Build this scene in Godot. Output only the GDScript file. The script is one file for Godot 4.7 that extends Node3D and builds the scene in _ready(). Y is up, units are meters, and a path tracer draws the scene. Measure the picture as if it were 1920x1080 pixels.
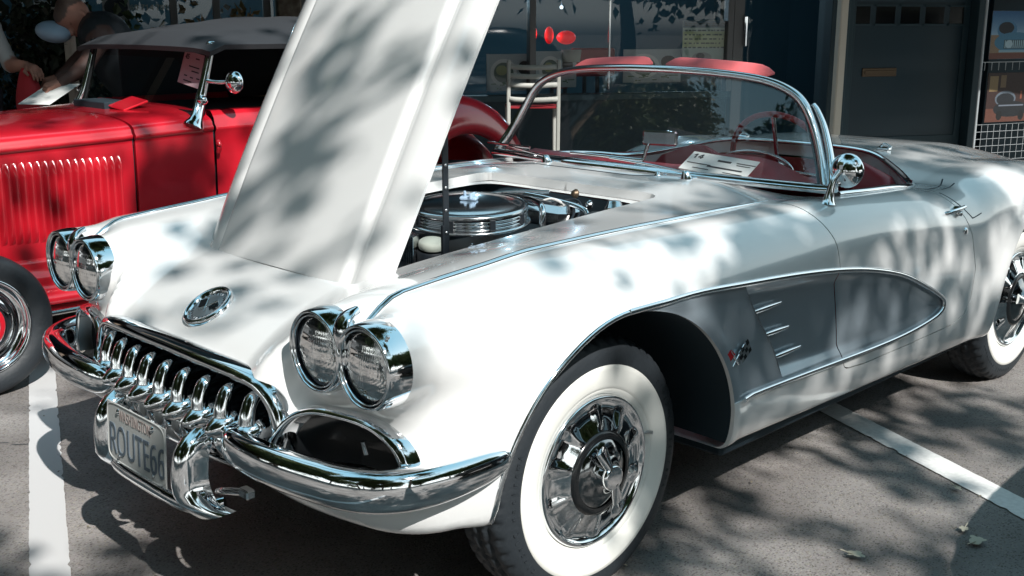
extends Node3D
# A street show scene: a white open two-seater with its bonnet up, a red roadster behind it, a row of shop fronts and the trees round the place.
# Axes: x towards the white car's left side, y up, z towards its nose; the front axle stands at z = 0. Metres.

const PAINT_CELL := 0.015
var M := {}
var used := {}
var rng := RandomNumberGenerator.new()
const TO_SUN := Vector3(1.0, 1.0, 0.27)

func _ready() -> void:
	rng.seed = 7
	# ---- camera
	var cam := Camera3D.new()
	cam.name = "camera"
	var yaw := deg_to_rad(-45.29125)
	var pitch := deg_to_rad(-13.47403)
	var d := Vector3(sin(yaw) * cos(pitch), sin(pitch), -cos(yaw) * cos(pitch))
	var r := d.cross(Vector3.UP).normalized()
	cam.transform = Transform3D(Basis(r, r.cross(d), -d), Vector3(2.47235, 1.43871, 1.98134))
	cam.fov = 29.327
	cam.near = 0.05
	cam.far = 400.0
	add_child(cam)
	cam.current = true
	# ---- sky, sun, exposure
	var we := WorldEnvironment.new()
	we.name = "environment"
	var env := Environment.new()
	env.background_mode = Environment.BG_SKY
	var sky := Sky.new()
	var sm := ProceduralSkyMaterial.new()
	sm.sky_top_color = Color(0.40, 0.565, 0.635)
	sm.sky_horizon_color = Color(0.87, 0.89, 0.875)
	sm.ground_horizon_color = Color(0.55, 0.58, 0.60)
	sm.ground_bottom_color = Color(0.25, 0.26, 0.27)
	sm.sky_curve = 0.36
	sm.sky_energy_multiplier = 1.25
	sky.sky_material = sm
	env.sky = sky
	env.tonemap_mode = Environment.TONE_MAPPER_LINEAR
	env.tonemap_exposure = 1.42
	env.sdfgi_enabled = true
	env.ssao_enabled = true
	env.ssil_enabled = true
	we.environment = env
	add_child(we)
	var sun := DirectionalLight3D.new()
	sun.name = "sun"
	sun.light_energy = 1.5
	sun.light_color = Color(1.0, 0.985, 0.965)
	sun.light_angular_distance = 0.5
	sun.shadow_enabled = true
	sun.transform = Transform3D(Basis.looking_at(-TO_SUN.normalized(), Vector3.UP), Vector3(8, 8, 2))
	add_child(sun)
	make_materials()
	build_ground()
	build_shops()
	build_trees()
	build_white_car()
	build_roadster()
	build_bystanders()
	build_small_things()

# ------------------------------------------------------------------ helpers
func lin(r: float, g: float, b: float) -> Color:
	return Color(r, g, b).linear_to_srgb()

func mat(called: String, c: Color, rough: float, metal := 0.0, coat := 0.0) -> StandardMaterial3D:
	var m := StandardMaterial3D.new()
	m.resource_name = called
	m.albedo_color = c
	m.roughness = rough
	m.metallic = metal
	if coat > 0.0:
		m.clearcoat_enabled = true
		m.clearcoat = coat
		m.clearcoat_roughness = 0.03
	M[called] = m
	return m

func noise_tex(freq: float, size: int, seed_: int, lo: Color, hi: Color, octaves := 4, kind := FastNoiseLite.TYPE_SIMPLEX_SMOOTH) -> NoiseTexture2D:
	var n := FastNoiseLite.new()
	n.seed = seed_
	n.noise_type = kind
	n.frequency = freq
	n.fractal_octaves = octaves
	var t := NoiseTexture2D.new()
	t.width = size
	t.height = size
	t.seamless = true
	t.noise = n
	var g := Gradient.new()
	g.set_color(0, lo)
	g.set_color(1, hi)
	t.color_ramp = g
	return t

func bump_tex(freq: float, size: int, seed_: int, strength: float, octaves := 4, kind := FastNoiseLite.TYPE_SIMPLEX_SMOOTH) -> NoiseTexture2D:
	var n := FastNoiseLite.new()
	n.seed = seed_
	n.noise_type = kind
	n.frequency = freq
	n.fractal_octaves = octaves
	var t := NoiseTexture2D.new()
	t.width = size
	t.height = size
	t.seamless = true
	t.noise = n
	t.as_normal_map = true
	t.bump_strength = strength
	return t

func numbered(called: String) -> String:
	used[called] = used.get(called, 0) + 1
	return called if used[called] == 1 else "%s_%03d" % [called, used[called] - 1]

func tag(o: Node, label: String, category: String, group := "") -> Node:
	o.set_meta("label", label)
	o.set_meta("category", category)
	if group:
		o.set_meta("group", group)
	return o

func thing(called: String, label: String, category: String, at := Vector3.ZERO, turn := 0.0, group := "") -> Node3D:
	var o := Node3D.new()
	o.name = numbered(called)
	add_child(o, true)
	o.position = at
	o.rotation.y = turn
	tag(o, label, category, group)
	return o

func sub_name(parent: Node, called: String) -> String:
	if not parent.has_node(NodePath(called)):
		return called
	var k := 1
	while parent.has_node(NodePath("%s_%03d" % [called, k])):
		k += 1
	return "%s_%03d" % [called, k]

func put(parent: Node, called: String, mesh: Mesh, m: Material, xf := Transform3D()) -> MeshInstance3D:
	var o := MeshInstance3D.new()
	o.name = numbered(called) if parent == self else sub_name(parent, called)
	o.mesh = mesh
	o.material_override = m
	o.transform = xf
	parent.add_child(o, true)
	return o

func struct(called: String, mesh: Mesh, m: Material, xf := Transform3D()) -> MeshInstance3D:
	var o := put(self, called, mesh, m, xf)
	o.set_meta("kind", "structure")
	return o

var sg := 0
func begin() -> SurfaceTool:
	var st := SurfaceTool.new()
	st.begin(Mesh.PRIMITIVE_TRIANGLES)
	sg = 0
	return st

func done(st: SurfaceTool) -> ArrayMesh:
	st.generate_normals()
	return st.commit()

func quad(st: SurfaceTool, a: Vector3, b: Vector3, c: Vector3, e: Vector3) -> void:
	st.set_uv(Vector2(0, 1)); st.add_vertex(a)
	st.set_uv(Vector2(0, 0)); st.add_vertex(b)
	st.set_uv(Vector2(1, 0)); st.add_vertex(c)
	st.set_uv(Vector2(0, 1)); st.add_vertex(a)
	st.set_uv(Vector2(1, 0)); st.add_vertex(c)
	st.set_uv(Vector2(1, 1)); st.add_vertex(e)

func flat_quad(st: SurfaceTool, a: Vector3, b: Vector3, c: Vector3, e: Vector3) -> void:
	st.set_smooth_group(-1)
	quad(st, a, b, c, e)

# rows[i][j] joined into one smooth skin
func skin(st: SurfaceTool, rows: Array, close_i := false, close_j := false) -> void:
	sg += 1
	st.set_smooth_group(sg)
	var ni := rows.size()
	var nj: int = rows[0].size()
	for i in (ni if close_i else ni - 1):
		var ra: PackedVector3Array = rows[i]
		var rb: PackedVector3Array = rows[(i + 1) % ni]
		for j in (nj if close_j else nj - 1):
			var k := (j + 1) % nj
			quad(st, ra[j], rb[j], rb[k], ra[k])

func fan(st: SurfaceTool, ring: PackedVector3Array, flip := false) -> void:
	sg += 1
	st.set_smooth_group(sg)
	var c := Vector3.ZERO
	for p in ring:
		c += p
	c /= ring.size()
	for k in ring.size():
		var a := ring[k]
		var b := ring[(k + 1) % ring.size()]
		st.add_vertex(c)
		st.add_vertex(b if flip else a)
		st.add_vertex(a if flip else b)

# a box whose edges are chamfered by b; axes from the basis
func box(st: SurfaceTool, c: Vector3, size: Vector3, b := 0.0, basis := Basis()) -> void:
	var h := size * 0.5
	b = minf(b, minf(h.x, minf(h.y, h.z)) * 0.6)
	st.set_smooth_group(-1)
	var P := func(x: float, y: float, z: float) -> Vector3: return c + basis * Vector3(x, y, z)
	for ax in 3:
		for s in [-1.0, 1.0]:
			var u := (ax + 1) % 3
			var v := (ax + 2) % 3
			var pts := []
			for q in [[-1, -1], [-1, 1], [1, 1], [1, -1]]:
				var w := Vector3()
				w[ax] = s * h[ax]
				w[u] = q[0] * (h[u] - b)
				w[v] = q[1] * (h[v] - b)
				pts.append(c + basis * w)
			if s < 0:
				pts.reverse()
			quad(st, pts[0], pts[1], pts[2], pts[3])
	if b <= 0.0:
		return
	for ax in 3:
		var u := (ax + 1) % 3
		var v := (ax + 2) % 3
		for su in [-1.0, 1.0]:
			for sv in [-1.0, 1.0]:
				var w: Array[Vector3] = []
				for q in [[-1.0, 0], [1.0, 0], [1.0, 1], [-1.0, 1]]:
					var k := Vector3()
					k[ax] = q[0] * (h[ax] - b)
					k[u] = su * (h[u] - (b if q[1] == 1 else 0.0))
					k[v] = sv * (h[v] - (0.0 if q[1] == 1 else b))
					w.append(c + basis * k)
				if su * sv < 0:
					w.reverse()
				quad(st, w[0], w[1], w[2], w[3])
	for sx in [-1.0, 1.0]:
		for sy in [-1.0, 1.0]:
			for sz in [-1.0, 1.0]:
				var a := c + basis * Vector3(sx * h.x, sy * (h.y - b), sz * (h.z - b))
				var e := c + basis * Vector3(sx * (h.x - b), sy * h.y, sz * (h.z - b))
				var g := c + basis * Vector3(sx * (h.x - b), sy * (h.y - b), sz * h.z)
				var tri := [a, e, g] if sx * sy * sz < 0 else [a, g, e]
				for t in tri:
					st.add_vertex(t)

func box_mesh(size: Vector3, b := 0.0) -> ArrayMesh:
	var st := begin()
	box(st, Vector3.ZERO, size, b)
	return done(st)

# profile: (radius, height) pairs turned round an axis through c along n
func lathe(st: SurfaceTool, prof: Array, c: Vector3, n: Vector3, seg := 48) -> void:
	n = n.normalized()
	var a := n.cross(Vector3.UP if absf(n.y) < 0.9 else Vector3.RIGHT).normalized()
	var b := n.cross(a)
	var rows := []
	for p in prof:
		var row := PackedVector3Array()
		for k in seg:
			var t := TAU * k / seg
			row.append(c + n * p[1] + (a * cos(t) + b * sin(t)) * p[0])
		rows.append(row)
	skin(st, rows, false, true)

func lathe_mesh(prof: Array, c: Vector3, n: Vector3, seg := 48) -> ArrayMesh:
	var st := begin()
	lathe(st, prof, c, n, seg)
	return done(st)

func cr(pts: Array, n: int, closed := false) -> PackedVector3Array:
	# Catmull-Rom through the points, n pieces per span
	var out := PackedVector3Array()
	var m := pts.size()
	for i in (m if closed else m - 1):
		var p0: Vector3 = pts[(i - 1 + m) % m] if closed or i > 0 else pts[0] * 2.0 - pts[1]
		var p1: Vector3 = pts[i]
		var p2: Vector3 = pts[(i + 1) % m]
		var p3: Vector3 = pts[(i + 2) % m] if closed or i < m - 2 else pts[m - 1] * 2.0 - pts[m - 2]
		for k in n:
			var t := float(k) / n
			out.append(0.5 * ((2.0 * p1) + (p2 - p0) * t + (2.0 * p0 - 5.0 * p1 + 4.0 * p2 - p3) * t * t + (3.0 * p1 - p0 - 3.0 * p2 + p3) * t * t * t))
	if not closed:
		out.append(pts[m - 1])
	return out

# a tube of section (list of 2D points, or a circle of radius r) along a path; the section's y follows up
func sweep(st: SurfaceTool, path: PackedVector3Array, section: PackedVector2Array, up := Vector3.UP, closed := false, scale_fn: Variant = null, caps := true) -> void:
	var rows := []
	var n := path.size()
	for i in n:
		var t: Vector3
		if closed:
			t = path[(i + 1) % n] - path[(i - 1 + n) % n]
		else:
			t = path[mini(i + 1, n - 1)] - path[maxi(i - 1, 0)]
		t = t.normalized()
		var side := t.cross(up)
		if side.length() < 1e-4:
			side = t.cross(Vector3.RIGHT)
		side = side.normalized()
		var u := side.cross(t).normalized()
		var k := Vector2.ONE
		if scale_fn != null:
			k = scale_fn.call(float(i) / (n - 1))
		var row := PackedVector3Array()
		for q in section:
			row.append(path[i] + side * q.x * k.x + u * q.y * k.y)
		rows.append(row)
	skin(st, rows, closed, true)
	if caps and not closed:
		fan(st, rows[0], true)
		fan(st, rows[n - 1])

func circle(r: float, n := 10, ry := -1.0) -> PackedVector2Array:
	var out := PackedVector2Array()
	for k in n:
		var t := TAU * k / n
		out.append(Vector2(cos(t) * r, sin(t) * (r if ry < 0 else ry)))
	return out

func tube(st: SurfaceTool, pts: Array, r: float, n := 8, smooth := 6) -> void:
	var path := cr(pts, smooth) if smooth > 1 and pts.size() > 2 else PackedVector3Array(pts)
	sweep(st, path, circle(r, n))

func tube_mesh(pts: Array, r: float, n := 8, smooth := 6) -> ArrayMesh:
	var st := begin()
	tube(st, pts, r, n, smooth)
	return done(st)

func sphere(st: SurfaceTool, c: Vector3, rad: Vector3, nu := 16, nv := 10) -> void:
	var rows := []
	for i in nv + 1:
		var a := PI * i / nv
		var row := PackedVector3Array()
		for k in nu:
			var t := TAU * k / nu
			row.append(c + Vector3(sin(a) * cos(t) * rad.x, cos(a) * rad.y, sin(a) * sin(t) * rad.z))
		rows.append(row)
	skin(st, rows, false, true)

func flat_poly(st: SurfaceTool, pts: PackedVector3Array, n: Vector3, thick: float) -> void:
	# a plate cut to an outline, thick along -n
	var a := n.cross(Vector3.UP if absf(n.y) < 0.9 else Vector3.RIGHT).normalized()
	var b := n.cross(a)
	var q := PackedVector2Array()
	for p in pts:
		q.append(Vector2(p.dot(a), p.dot(b)))
	var tri := Geometry2D.triangulate_polygon(q)
	st.set_smooth_group(-1)
	for k in tri.size() / 3:
		for s in 2:
			var o := -n * thick * s
			var i := [tri[k * 3], tri[k * 3 + 1], tri[k * 3 + 2]]
			if s == 1:
				i.reverse()
			for j in i:
				st.set_uv(q[j])
				st.add_vertex(pts[j] + o)
	for k in pts.size():
		var e := pts[(k + 1) % pts.size()]
		quad(st, pts[k], e, e - n * thick, pts[k] - n * thick)

func text_mesh(s: String, size: float, depth := 0.002, bold := true) -> TextMesh:
	var t := TextMesh.new()
	t.text = s
	var f := SystemFont.new()
	f.font_names = PackedStringArray(["Droid Sans"])
	if bold:
		f.font_weight = 700
	t.font = f
	t.font_size = 32
	t.pixel_size = size / 32.0
	t.depth = depth
	return t

func sstep(a: float, b: float, x: float) -> float:
	var t := clampf((x - a) / (b - a), 0.0, 1.0)
	return t * t * (3.0 - 2.0 * t)

# a smooth curve without overshoot through (xs, ys)
func curve(xs: Array, ys: Array, x: float) -> float:
	var n := xs.size()
	if x <= xs[0]:
		return ys[0]
	if x >= xs[n - 1]:
		return ys[n - 1]
	var i := 0
	while x > xs[i + 1]:
		i += 1
	var h: float = xs[i + 1] - xs[i]
	var dl: float = (ys[i + 1] - ys[i]) / h
	var m0 := dl
	var m1 := dl
	if i > 0:
		var d0: float = (ys[i] - ys[i - 1]) / (xs[i] - xs[i - 1])
		m0 = 0.0 if d0 * dl <= 0.0 else 2.0 * d0 * dl / (d0 + dl)
	if i < n - 2:
		var d2: float = (ys[i + 2] - ys[i + 1]) / (xs[i + 2] - xs[i + 1])
		m1 = 0.0 if d2 * dl <= 0.0 else 2.0 * d2 * dl / (d2 + dl)
	var t: float = (x - xs[i]) / h
	var t2 := t * t
	var t3 := t2 * t
	return (2 * t3 - 3 * t2 + 1) * ys[i] + (t3 - 2 * t2 + t) * h * m0 + (3 * t2 - 2 * t3) * ys[i + 1] + (t3 - t2) * h * m1

func poly_sd(poly: PackedVector2Array, p: Vector2) -> float:
	# signed distance to a polygon, negative inside
	var best := 1e9
	var inside := false
	var n := poly.size()
	var a := poly[n - 1]
	for k in n:
		var b := poly[k]
		var ab := b - a
		var ap := p - a
		var t := clampf(ap.dot(ab) / ab.length_squared(), 0.0, 1.0)
		var dd := (ap - ab * t).length_squared()
		if dd < best:
			best = dd
		if (a.y > p.y) != (b.y > p.y) and p.x < (b.x - a.x) * (p.y - a.y) / (b.y - a.y) + a.x:
			inside = not inside
		a = b
	return -sqrt(best) if inside else sqrt(best)

func make_materials() -> void:
	mat("white_paint", lin(0.69, 0.695, 0.69), 0.22, 0.0, 1.0)
	M.white_paint.metallic_specular = 0.7
	mat("cove_silver", lin(0.28, 0.33, 0.37), 0.36, 0.5, 0.8)
	mat("chrome", lin(0.86, 0.88, 0.90), 0.045, 1.0)
	mat("dark_chrome", lin(0.30, 0.31, 0.32), 0.08, 1.0)
	mat("worn_chrome", lin(0.72, 0.73, 0.74), 0.16, 1.0)
	mat("steel_dull", lin(0.45, 0.46, 0.47), 0.35, 1.0)
	mat("red_paint", lin(0.50, 0.010, 0.022), 0.35, 0.0, 1.0)
	M.red_paint.clearcoat_roughness = 0.10
	M.red_paint.roughness = 0.28
	mat("red_leather", lin(0.26, 0.012, 0.020), 0.45)
	mat("visor_red", lin(0.78, 0.16, 0.17), 0.5)
	mat("black_satin", lin(0.009, 0.013, 0.018), 0.45)
	mat("black_gloss", lin(0.008, 0.009, 0.010), 0.15)
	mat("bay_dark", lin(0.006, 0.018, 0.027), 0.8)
	var rub := mat("rubber", lin(0.017, 0.022, 0.027), 0.58)
	rub.normal_enabled = true
	rub.normal_texture = bump_tex(0.06, 256, 41, 3.0)
	rub.uv1_triplanar = true
	rub.uv1_scale = Vector3.ONE * 3.0
	rub.normal_scale = 0.25
	mat("whitewall", lin(0.74, 0.74, 0.70), 0.55)
	mat("paper_white", lin(0.72, 0.74, 0.72), 0.8)
	mat("paper_pink", lin(0.52, 0.38, 0.42), 0.8)
	mat("ink", lin(0.02, 0.02, 0.025), 0.8)
	mat("plate_paint", lin(0.36, 0.37, 0.36), 0.5)
	mat("plate_ink", lin(0.075, 0.10, 0.125), 0.6)
	mat("plate_faded", lin(0.20, 0.17, 0.16), 0.6)
	mat("brass", lin(0.16, 0.12, 0.085), 0.5, 1.0)
	mat("red_enamel", lin(0.40, 0.015, 0.02), 0.25)
	mat("emblem_silver", lin(0.33, 0.36, 0.38), 0.28, 0.85)
	mat("canvas_top", lin(0.021, 0.024, 0.029), 0.85)
	mat("canvas_dark", lin(0.02, 0.022, 0.026), 0.9)
	mat("skin_tone", lin(0.42, 0.22, 0.16), 0.55)
	mat("dark_jacket", lin(0.010, 0.013, 0.018), 0.45)
	mat("brown_sleeve", lin(0.10, 0.055, 0.045), 0.8)
	mat("grey_hair", lin(0.13, 0.10, 0.085), 0.8)
	mat("red_cloth", lin(0.45, 0.02, 0.03), 0.75)
	mat("pale_blue", lin(0.30, 0.42, 0.55), 0.4)
	mat("pale_cloth", lin(0.6, 0.6, 0.58), 0.8)
	mat("denim", lin(0.03, 0.045, 0.08), 0.85)
	# lamp and screen glass
	var g := mat("glass", Color(0.02, 0.05, 0.05, 0.04), 0.0)
	g.transparency = BaseMaterial3D.TRANSPARENCY_ALPHA
	g.metallic_specular = 1.0
	g.clearcoat_enabled = true
	g.clearcoat = 1.0
	g.clearcoat_roughness = 0.0
	var g2 := mat("lamp_glass", Color(0.10, 0.12, 0.13, 0.06), 0.02)
	g2.transparency = BaseMaterial3D.TRANSPARENCY_ALPHA
	var g4 := mat("lens_glass", Color(0.95, 0.97, 0.98, 0.02), 0.0)
	g4.refraction_enabled = true
	g4.refraction_scale = 0.05
	var g3 := mat("shop_glass", Color(0.03, 0.10, 0.13, 0.12), 0.0)
	g3.transparency = BaseMaterial3D.TRANSPARENCY_ALPHA
	# shop front
	var w := mat("shop_wall", lin(0.009, 0.032, 0.046), 0.7)
	w.albedo_texture = noise_tex(0.012, 512, 5, Color(0.75, 0.78, 0.8), Color(1, 1, 1))
	w.uv1_triplanar = true
	w.uv1_world_triplanar = true
	w.uv1_scale = Vector3.ONE * 0.6
	mat("shop_frame", lin(0.13, 0.135, 0.14), 0.5, 0.3)
	mat("shop_trim", lin(0.020, 0.050, 0.066), 0.6)
	mat("door_green", lin(0.007, 0.031, 0.047), 0.45)
	mat("shop_inside", lin(0.07, 0.15, 0.19), 0.9)
	var stn := mat("pilaster_stone", lin(0.24, 0.215, 0.18), 0.85)
	stn.albedo_texture = noise_tex(0.02, 512, 9, Color(0.6, 0.58, 0.55), Color(1, 1, 1))
	stn.uv1_triplanar = true
	stn.uv1_scale = Vector3.ONE * 1.2
	mat("chair_wood", lin(0.42, 0.43, 0.40), 0.6)
	mat("board_grey", lin(0.22, 0.25, 0.27), 0.7)
	mat("board_pale", lin(0.32, 0.35, 0.31), 0.7)
	# ground
	make_asphalt()
	var pv := mat("pavement", lin(0.26, 0.25, 0.24), 0.85)
	pv.albedo_texture = noise_tex(0.05, 512, 13, Color(0.7, 0.7, 0.7), Color(1, 1, 1))
	pv.uv1_triplanar = true
	pv.uv1_world_triplanar = true
	pv.uv1_scale = Vector3.ONE * 0.7
	var ln := mat("line_paint", lin(0.74, 0.74, 0.72), 0.7)
	ln.albedo_texture = noise_tex(0.05, 512, 17, Color(0.9, 0.9, 0.9), Color(1, 1, 1))
	ln.uv1_triplanar = true
	ln.uv1_world_triplanar = true
	ln.uv1_scale = Vector3.ONE * 1.5
	mat("shaded_line", lin(0.50, 0.50, 0.50), 0.75)  # dimmer copy of the line paint; the left stripe's shade is in its colour
	mat("bark", lin(0.13, 0.095, 0.07), 0.9)
	mat("leaf_litter", lin(0.45, 0.42, 0.33), 0.7)
	var lf := mat("leaf", Color.WHITE, 0.5)
	lf.vertex_color_use_as_albedo = true
	lf.backlight_enabled = true
	lf.backlight = Color(0.40, 0.52, 0.14)
	mat("pale_post", lin(0.62, 0.58, 0.50), 0.7)
	mat("grey_car", lin(0.06, 0.065, 0.07), 0.3, 0.2, 1.0)
	var rg := mat("reflection_glow", lin(0.6, 0.03, 0.04), 0.4)  # emission that paints in the red reflections on the shop glass
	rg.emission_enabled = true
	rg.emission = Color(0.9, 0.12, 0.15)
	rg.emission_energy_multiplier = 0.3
	var bg := mat("fill_glow", lin(0.8, 0.8, 0.8), 0.4)  # glow of the bulbs added to brighten the shop interior
	bg.emission_enabled = true
	bg.emission = Color(0.85, 0.95, 1.0)
	bg.emission_energy_multiplier = 1.5
	mat("wire_white", lin(0.40, 0.43, 0.45), 0.5, 0.4)

func make_asphalt() -> void:
	var a := mat("asphalt", lin(0.40, 0.388, 0.38), 0.9)
	var im := Image.create_empty(768, 768, false, Image.FORMAT_RGB8)
	var h := Image.create_empty(768, 768, false, Image.FORMAT_RGB8)
	var r := RandomNumberGenerator.new()
	r.seed = 77
	for y in 768:
		for x in 768:
			var g := 0.88 + r.randf_range(-0.06, 0.06)
			im.set_pixel(x, y, Color(g, g * 0.99, g * 0.98))
	h.fill(Color(0.5, 0.5, 0.5))
	for k in 26000:
		var p := Vector2i(r.randi() % 764, r.randi() % 764)
		var sz := r.randi_range(1, 4)
		var t := r.randf()
		var g := r.randf_range(0.60, 1.0)
		var tint := Color(g, g * r.randf_range(0.95, 1.0), g * r.randf_range(0.90, 1.0))
		var q := r.randf_range(0.2, 0.9)
		im.fill_rect(Rect2i(p, Vector2i(sz, sz)), tint)
		h.fill_rect(Rect2i(p, Vector2i(sz, sz)), Color(q, q, q))
		if sz > 2:
			im.fill_rect(Rect2i(p + Vector2i(1, -1), Vector2i(sz - 2, sz + 2)), tint)
			h.fill_rect(Rect2i(p + Vector2i(1, -1), Vector2i(sz - 2, sz + 2)), Color(q, q, q))
	h.bump_map_to_normal_map(2.5)
	a.albedo_texture = ImageTexture.create_from_image(im)
	a.normal_enabled = true
	a.normal_texture = ImageTexture.create_from_image(h)
	a.normal_scale = 0.8
	a.uv1_triplanar = true
	a.uv1_world_triplanar = true
	a.uv1_scale = Vector3.ONE * 1.1
	a.detail_enabled = true
	a.detail_blend_mode = BaseMaterial3D.BLEND_MODE_MUL
	a.detail_uv_layer = BaseMaterial3D.DETAIL_UV_2
	a.uv2_triplanar = true
	a.uv2_world_triplanar = true
	a.uv2_scale = Vector3.ONE * 0.21
	a.detail_albedo = noise_tex(0.012, 512, 3, Color(0.66, 0.65, 0.65), Color(1, 1, 1), 5)

# ------------------------------------------------------------------ the white car's skin
# A field (negative inside the body) that joins a top, a side, a front and a bottom with round corners; it is meshed once and cut into body, doors and coves.
const LZ0 := -4.1
const LZN := 2000
const LDZ := 0.0025
const LY0 := 0.1
var L_hc := PackedFloat32Array()
var L_hf := PackedFloat32Array()
var L_n := PackedFloat32Array()
var L_w := PackedFloat32Array()
var L_b := PackedFloat32Array()
var L_r := PackedFloat32Array()
var L_s := PackedFloat32Array()
var L_f := PackedFloat32Array()

func make_tables() -> void:
	for i in LZN:
		var z := LZ0 + i * LDZ
		L_hc.append(curve([-3.9, -3.5, -3.2, -2.8, -2.5, -2.2, -1.6, -1.05, -0.9, -0.7, -0.4, -0.1, 0.2, 0.31, 0.43, 0.52, 0.58, 0.62, 0.66, 0.69, 0.715, 0.735, 0.76], [0.72, 0.80, 0.87, 0.93, 0.945, 0.94, 0.93, 0.95, 0.943, 0.925, 0.905, 0.882, 0.856, 0.842, 0.815, 0.786, 0.760, 0.7385, 0.712, 0.688, 0.660, 0.625, 0.57], z))
		L_hf.append(curve([-3.9, -3.5, -3.1, -2.8, -2.6, -2.36, -2.1, -1.94, -1.8, -1.6, -1.2, -0.9, -0.3, 0.11, 0.29, 0.45, 0.6, 0.66, 0.72], [0.69, 0.765, 0.835, 0.882, 0.904, 0.914, 0.892, 0.864, 0.870, 0.892, 0.908, 0.914, 0.914, 0.909, 0.894, 0.880, 0.862, 0.851, 0.83], z))
		L_w.append(curve([-3.9, -3.6, -3.2, -2.6, -2.1, -1.6, -1.0, -0.5, 0.0, 0.2, 0.33, 0.42, 0.52, 0.60, 0.66, 0.8], [0.70, 0.80, 0.88, 0.915, 0.905, 0.897, 0.893, 0.889, 0.886, 0.880, 0.868, 0.855, 0.838, 0.820, 0.80, 0.74], z))
		L_b.append(curve([-3.9, -3.0, -2.2, -0.5, 0.40, 0.50, 0.62, 0.75], [0.36, 0.30, 0.275, 0.295, 0.350, 0.362, 0.370, 0.385], z))
		L_r.append(curve([-3.9, -2.6, -1.9, -1.3, -0.6, 0.2, 0.7], [0.14, 0.15, 0.13, 0.13, 0.16, 0.18, 0.12], z))
	for i in LZN:
		var a := L_hc[maxi(i - 2, 0)]
		var b := L_hc[mini(i + 2, LZN - 1)]
		L_n.append(1.0 / sqrt(1.0 + pow((b - a) / (4.0 * LDZ), 2.0)))
	for i in 500:
		var y := LY0 + i * LDZ
		L_s.append(curve([0.24, 0.29, 0.36, 0.44, 0.55, 0.68, 0.75, 0.85, 0.95], [-0.075, -0.036, -0.013, -0.003, 0.0, -0.003, -0.008, -0.017, -0.03], y))
		L_f.append(curve([0.25, 0.32, 0.38, 0.43, 0.50, 0.54, 0.59, 0.64, 0.70, 0.78, 0.87], [0.55, 0.655, 0.708, 0.724, 0.718, 0.704, 0.680, 0.656, 0.642, 0.640, 0.632], y))

func rint(a: float, b: float, r: float) -> float:
	var u := a + r
	var v := b + r
	if u <= 0.0 or v <= 0.0:
		return maxf(a, b)
	return sqrt(u * u + v * v) - r

func field(p: Vector3) -> float:
	var X := absf(p.x)
	var y := p.y
	var z := p.z
	var i := clampi(int((z - LZ0) / LDZ), 0, LZN - 2)
	var k := (z - LZ0) / LDZ - i
	var j := clampi(int((y - LY0) / LDZ), 0, 498)
	var q := clampf((y - LY0) / LDZ - j, 0.0, 1.0)
	var t := clampf((X - 0.31) / 0.33, 0.0, 1.0)
	t = 0.35 * t + 0.65 * t * t * (3.0 - 2.0 * t)
	var hc := lerpf(L_hc[i], L_hc[i + 1], k)
	var hf := lerpf(L_hf[i], L_hf[i + 1], k)
	var n := lerpf(L_n[i], 1.0, t)
	var d1 := (y - lerpf(hc, hf, t)) * n
	# the crown falls gently to the outside of the ridge
	var s := lerpf(L_s[j], L_s[j + 1], q)
	var w := lerpf(L_w[i], L_w[i + 1], k) + s
	if z < 0.7 and z > -0.6:
		var ra := sqrt(z * z + (y - 0.335) * (y - 0.335))
		var e := (ra - 0.45) / 0.045
		w += 0.012 * exp(-e * e)
	elif z < -1.9:
		var rb := sqrt((z + 2.59) * (z + 2.59) + (y - 0.335) * (y - 0.335))
		var e2 := (rb - 0.475) / 0.05
		w += 0.012 * exp(-e2 * e2)
	var m := rint(d1, X - w, L_r[i])
	if z > 0.2:
		var f := lerpf(L_f[j], L_f[j + 1], q)
		var g := maxf(X - 0.46, 0.0) / 0.36
		f -= 0.085 * g * g
		var tc := clampf((X - 0.37) / 0.10, 0.0, 1.0)
		if y > 0.45:
			f = lerpf(0.732, f, tc * tc * (3.0 - 2.0 * tc))
		m = rint(m, z - f, 0.07 * tc + 0.015)
		# lamp pods
		var py := y - 0.757
		var a := sqrt((X - 0.568) * (X - 0.568) + py * py) - 0.0925
		var b := sqrt((X - 0.736) * (X - 0.736) + py * py) - 0.0925
		var pd := rint(minf(a, b), z - 0.662, 0.008)
		var hh := maxf(0.05 - absf(m - pd), 0.0) / 0.05
		m = minf(m, pd) - hh * hh * 0.0125
	if z < -3.2:
		m = rint(m, -3.68 - z, 0.2)
	return rint(m, L_b[i] - y, 0.03)

func grad(p: Vector3, e := 0.006) -> Vector3:
	return Vector3(field(p + Vector3(e, 0, 0)) - field(p - Vector3(e, 0, 0)), field(p + Vector3(0, e, 0)) - field(p - Vector3(0, e, 0)), field(p + Vector3(0, 0, e)) - field(p - Vector3(0, 0, e))) / (2.0 * e)

func side_x(y: float, z: float) -> float:
	var lo := 0.3
	var hi := 1.05
	for k in 22:
		var mid := (lo + hi) * 0.5
		if field(Vector3(mid, y, z)) < 0.0:
			lo = mid
		else:
			hi = mid
	return lo

func top_y(x: float, z: float) -> float:
	var lo := 0.5
	var hi := 1.1
	for k in 22:
		var mid := (lo + hi) * 0.5
		if field(Vector3(x, mid, z)) < 0.0:
			lo = mid
		else:
			hi = mid
	return lo

func front_z(x: float, y: float) -> float:
	var lo := 0.3
	var hi := 0.95
	for k in 22:
		var mid := (lo + hi) * 0.5
		if field(Vector3(x, y, mid)) < 0.0:
			lo = mid
		else:
			hi = mid
	return lo

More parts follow.
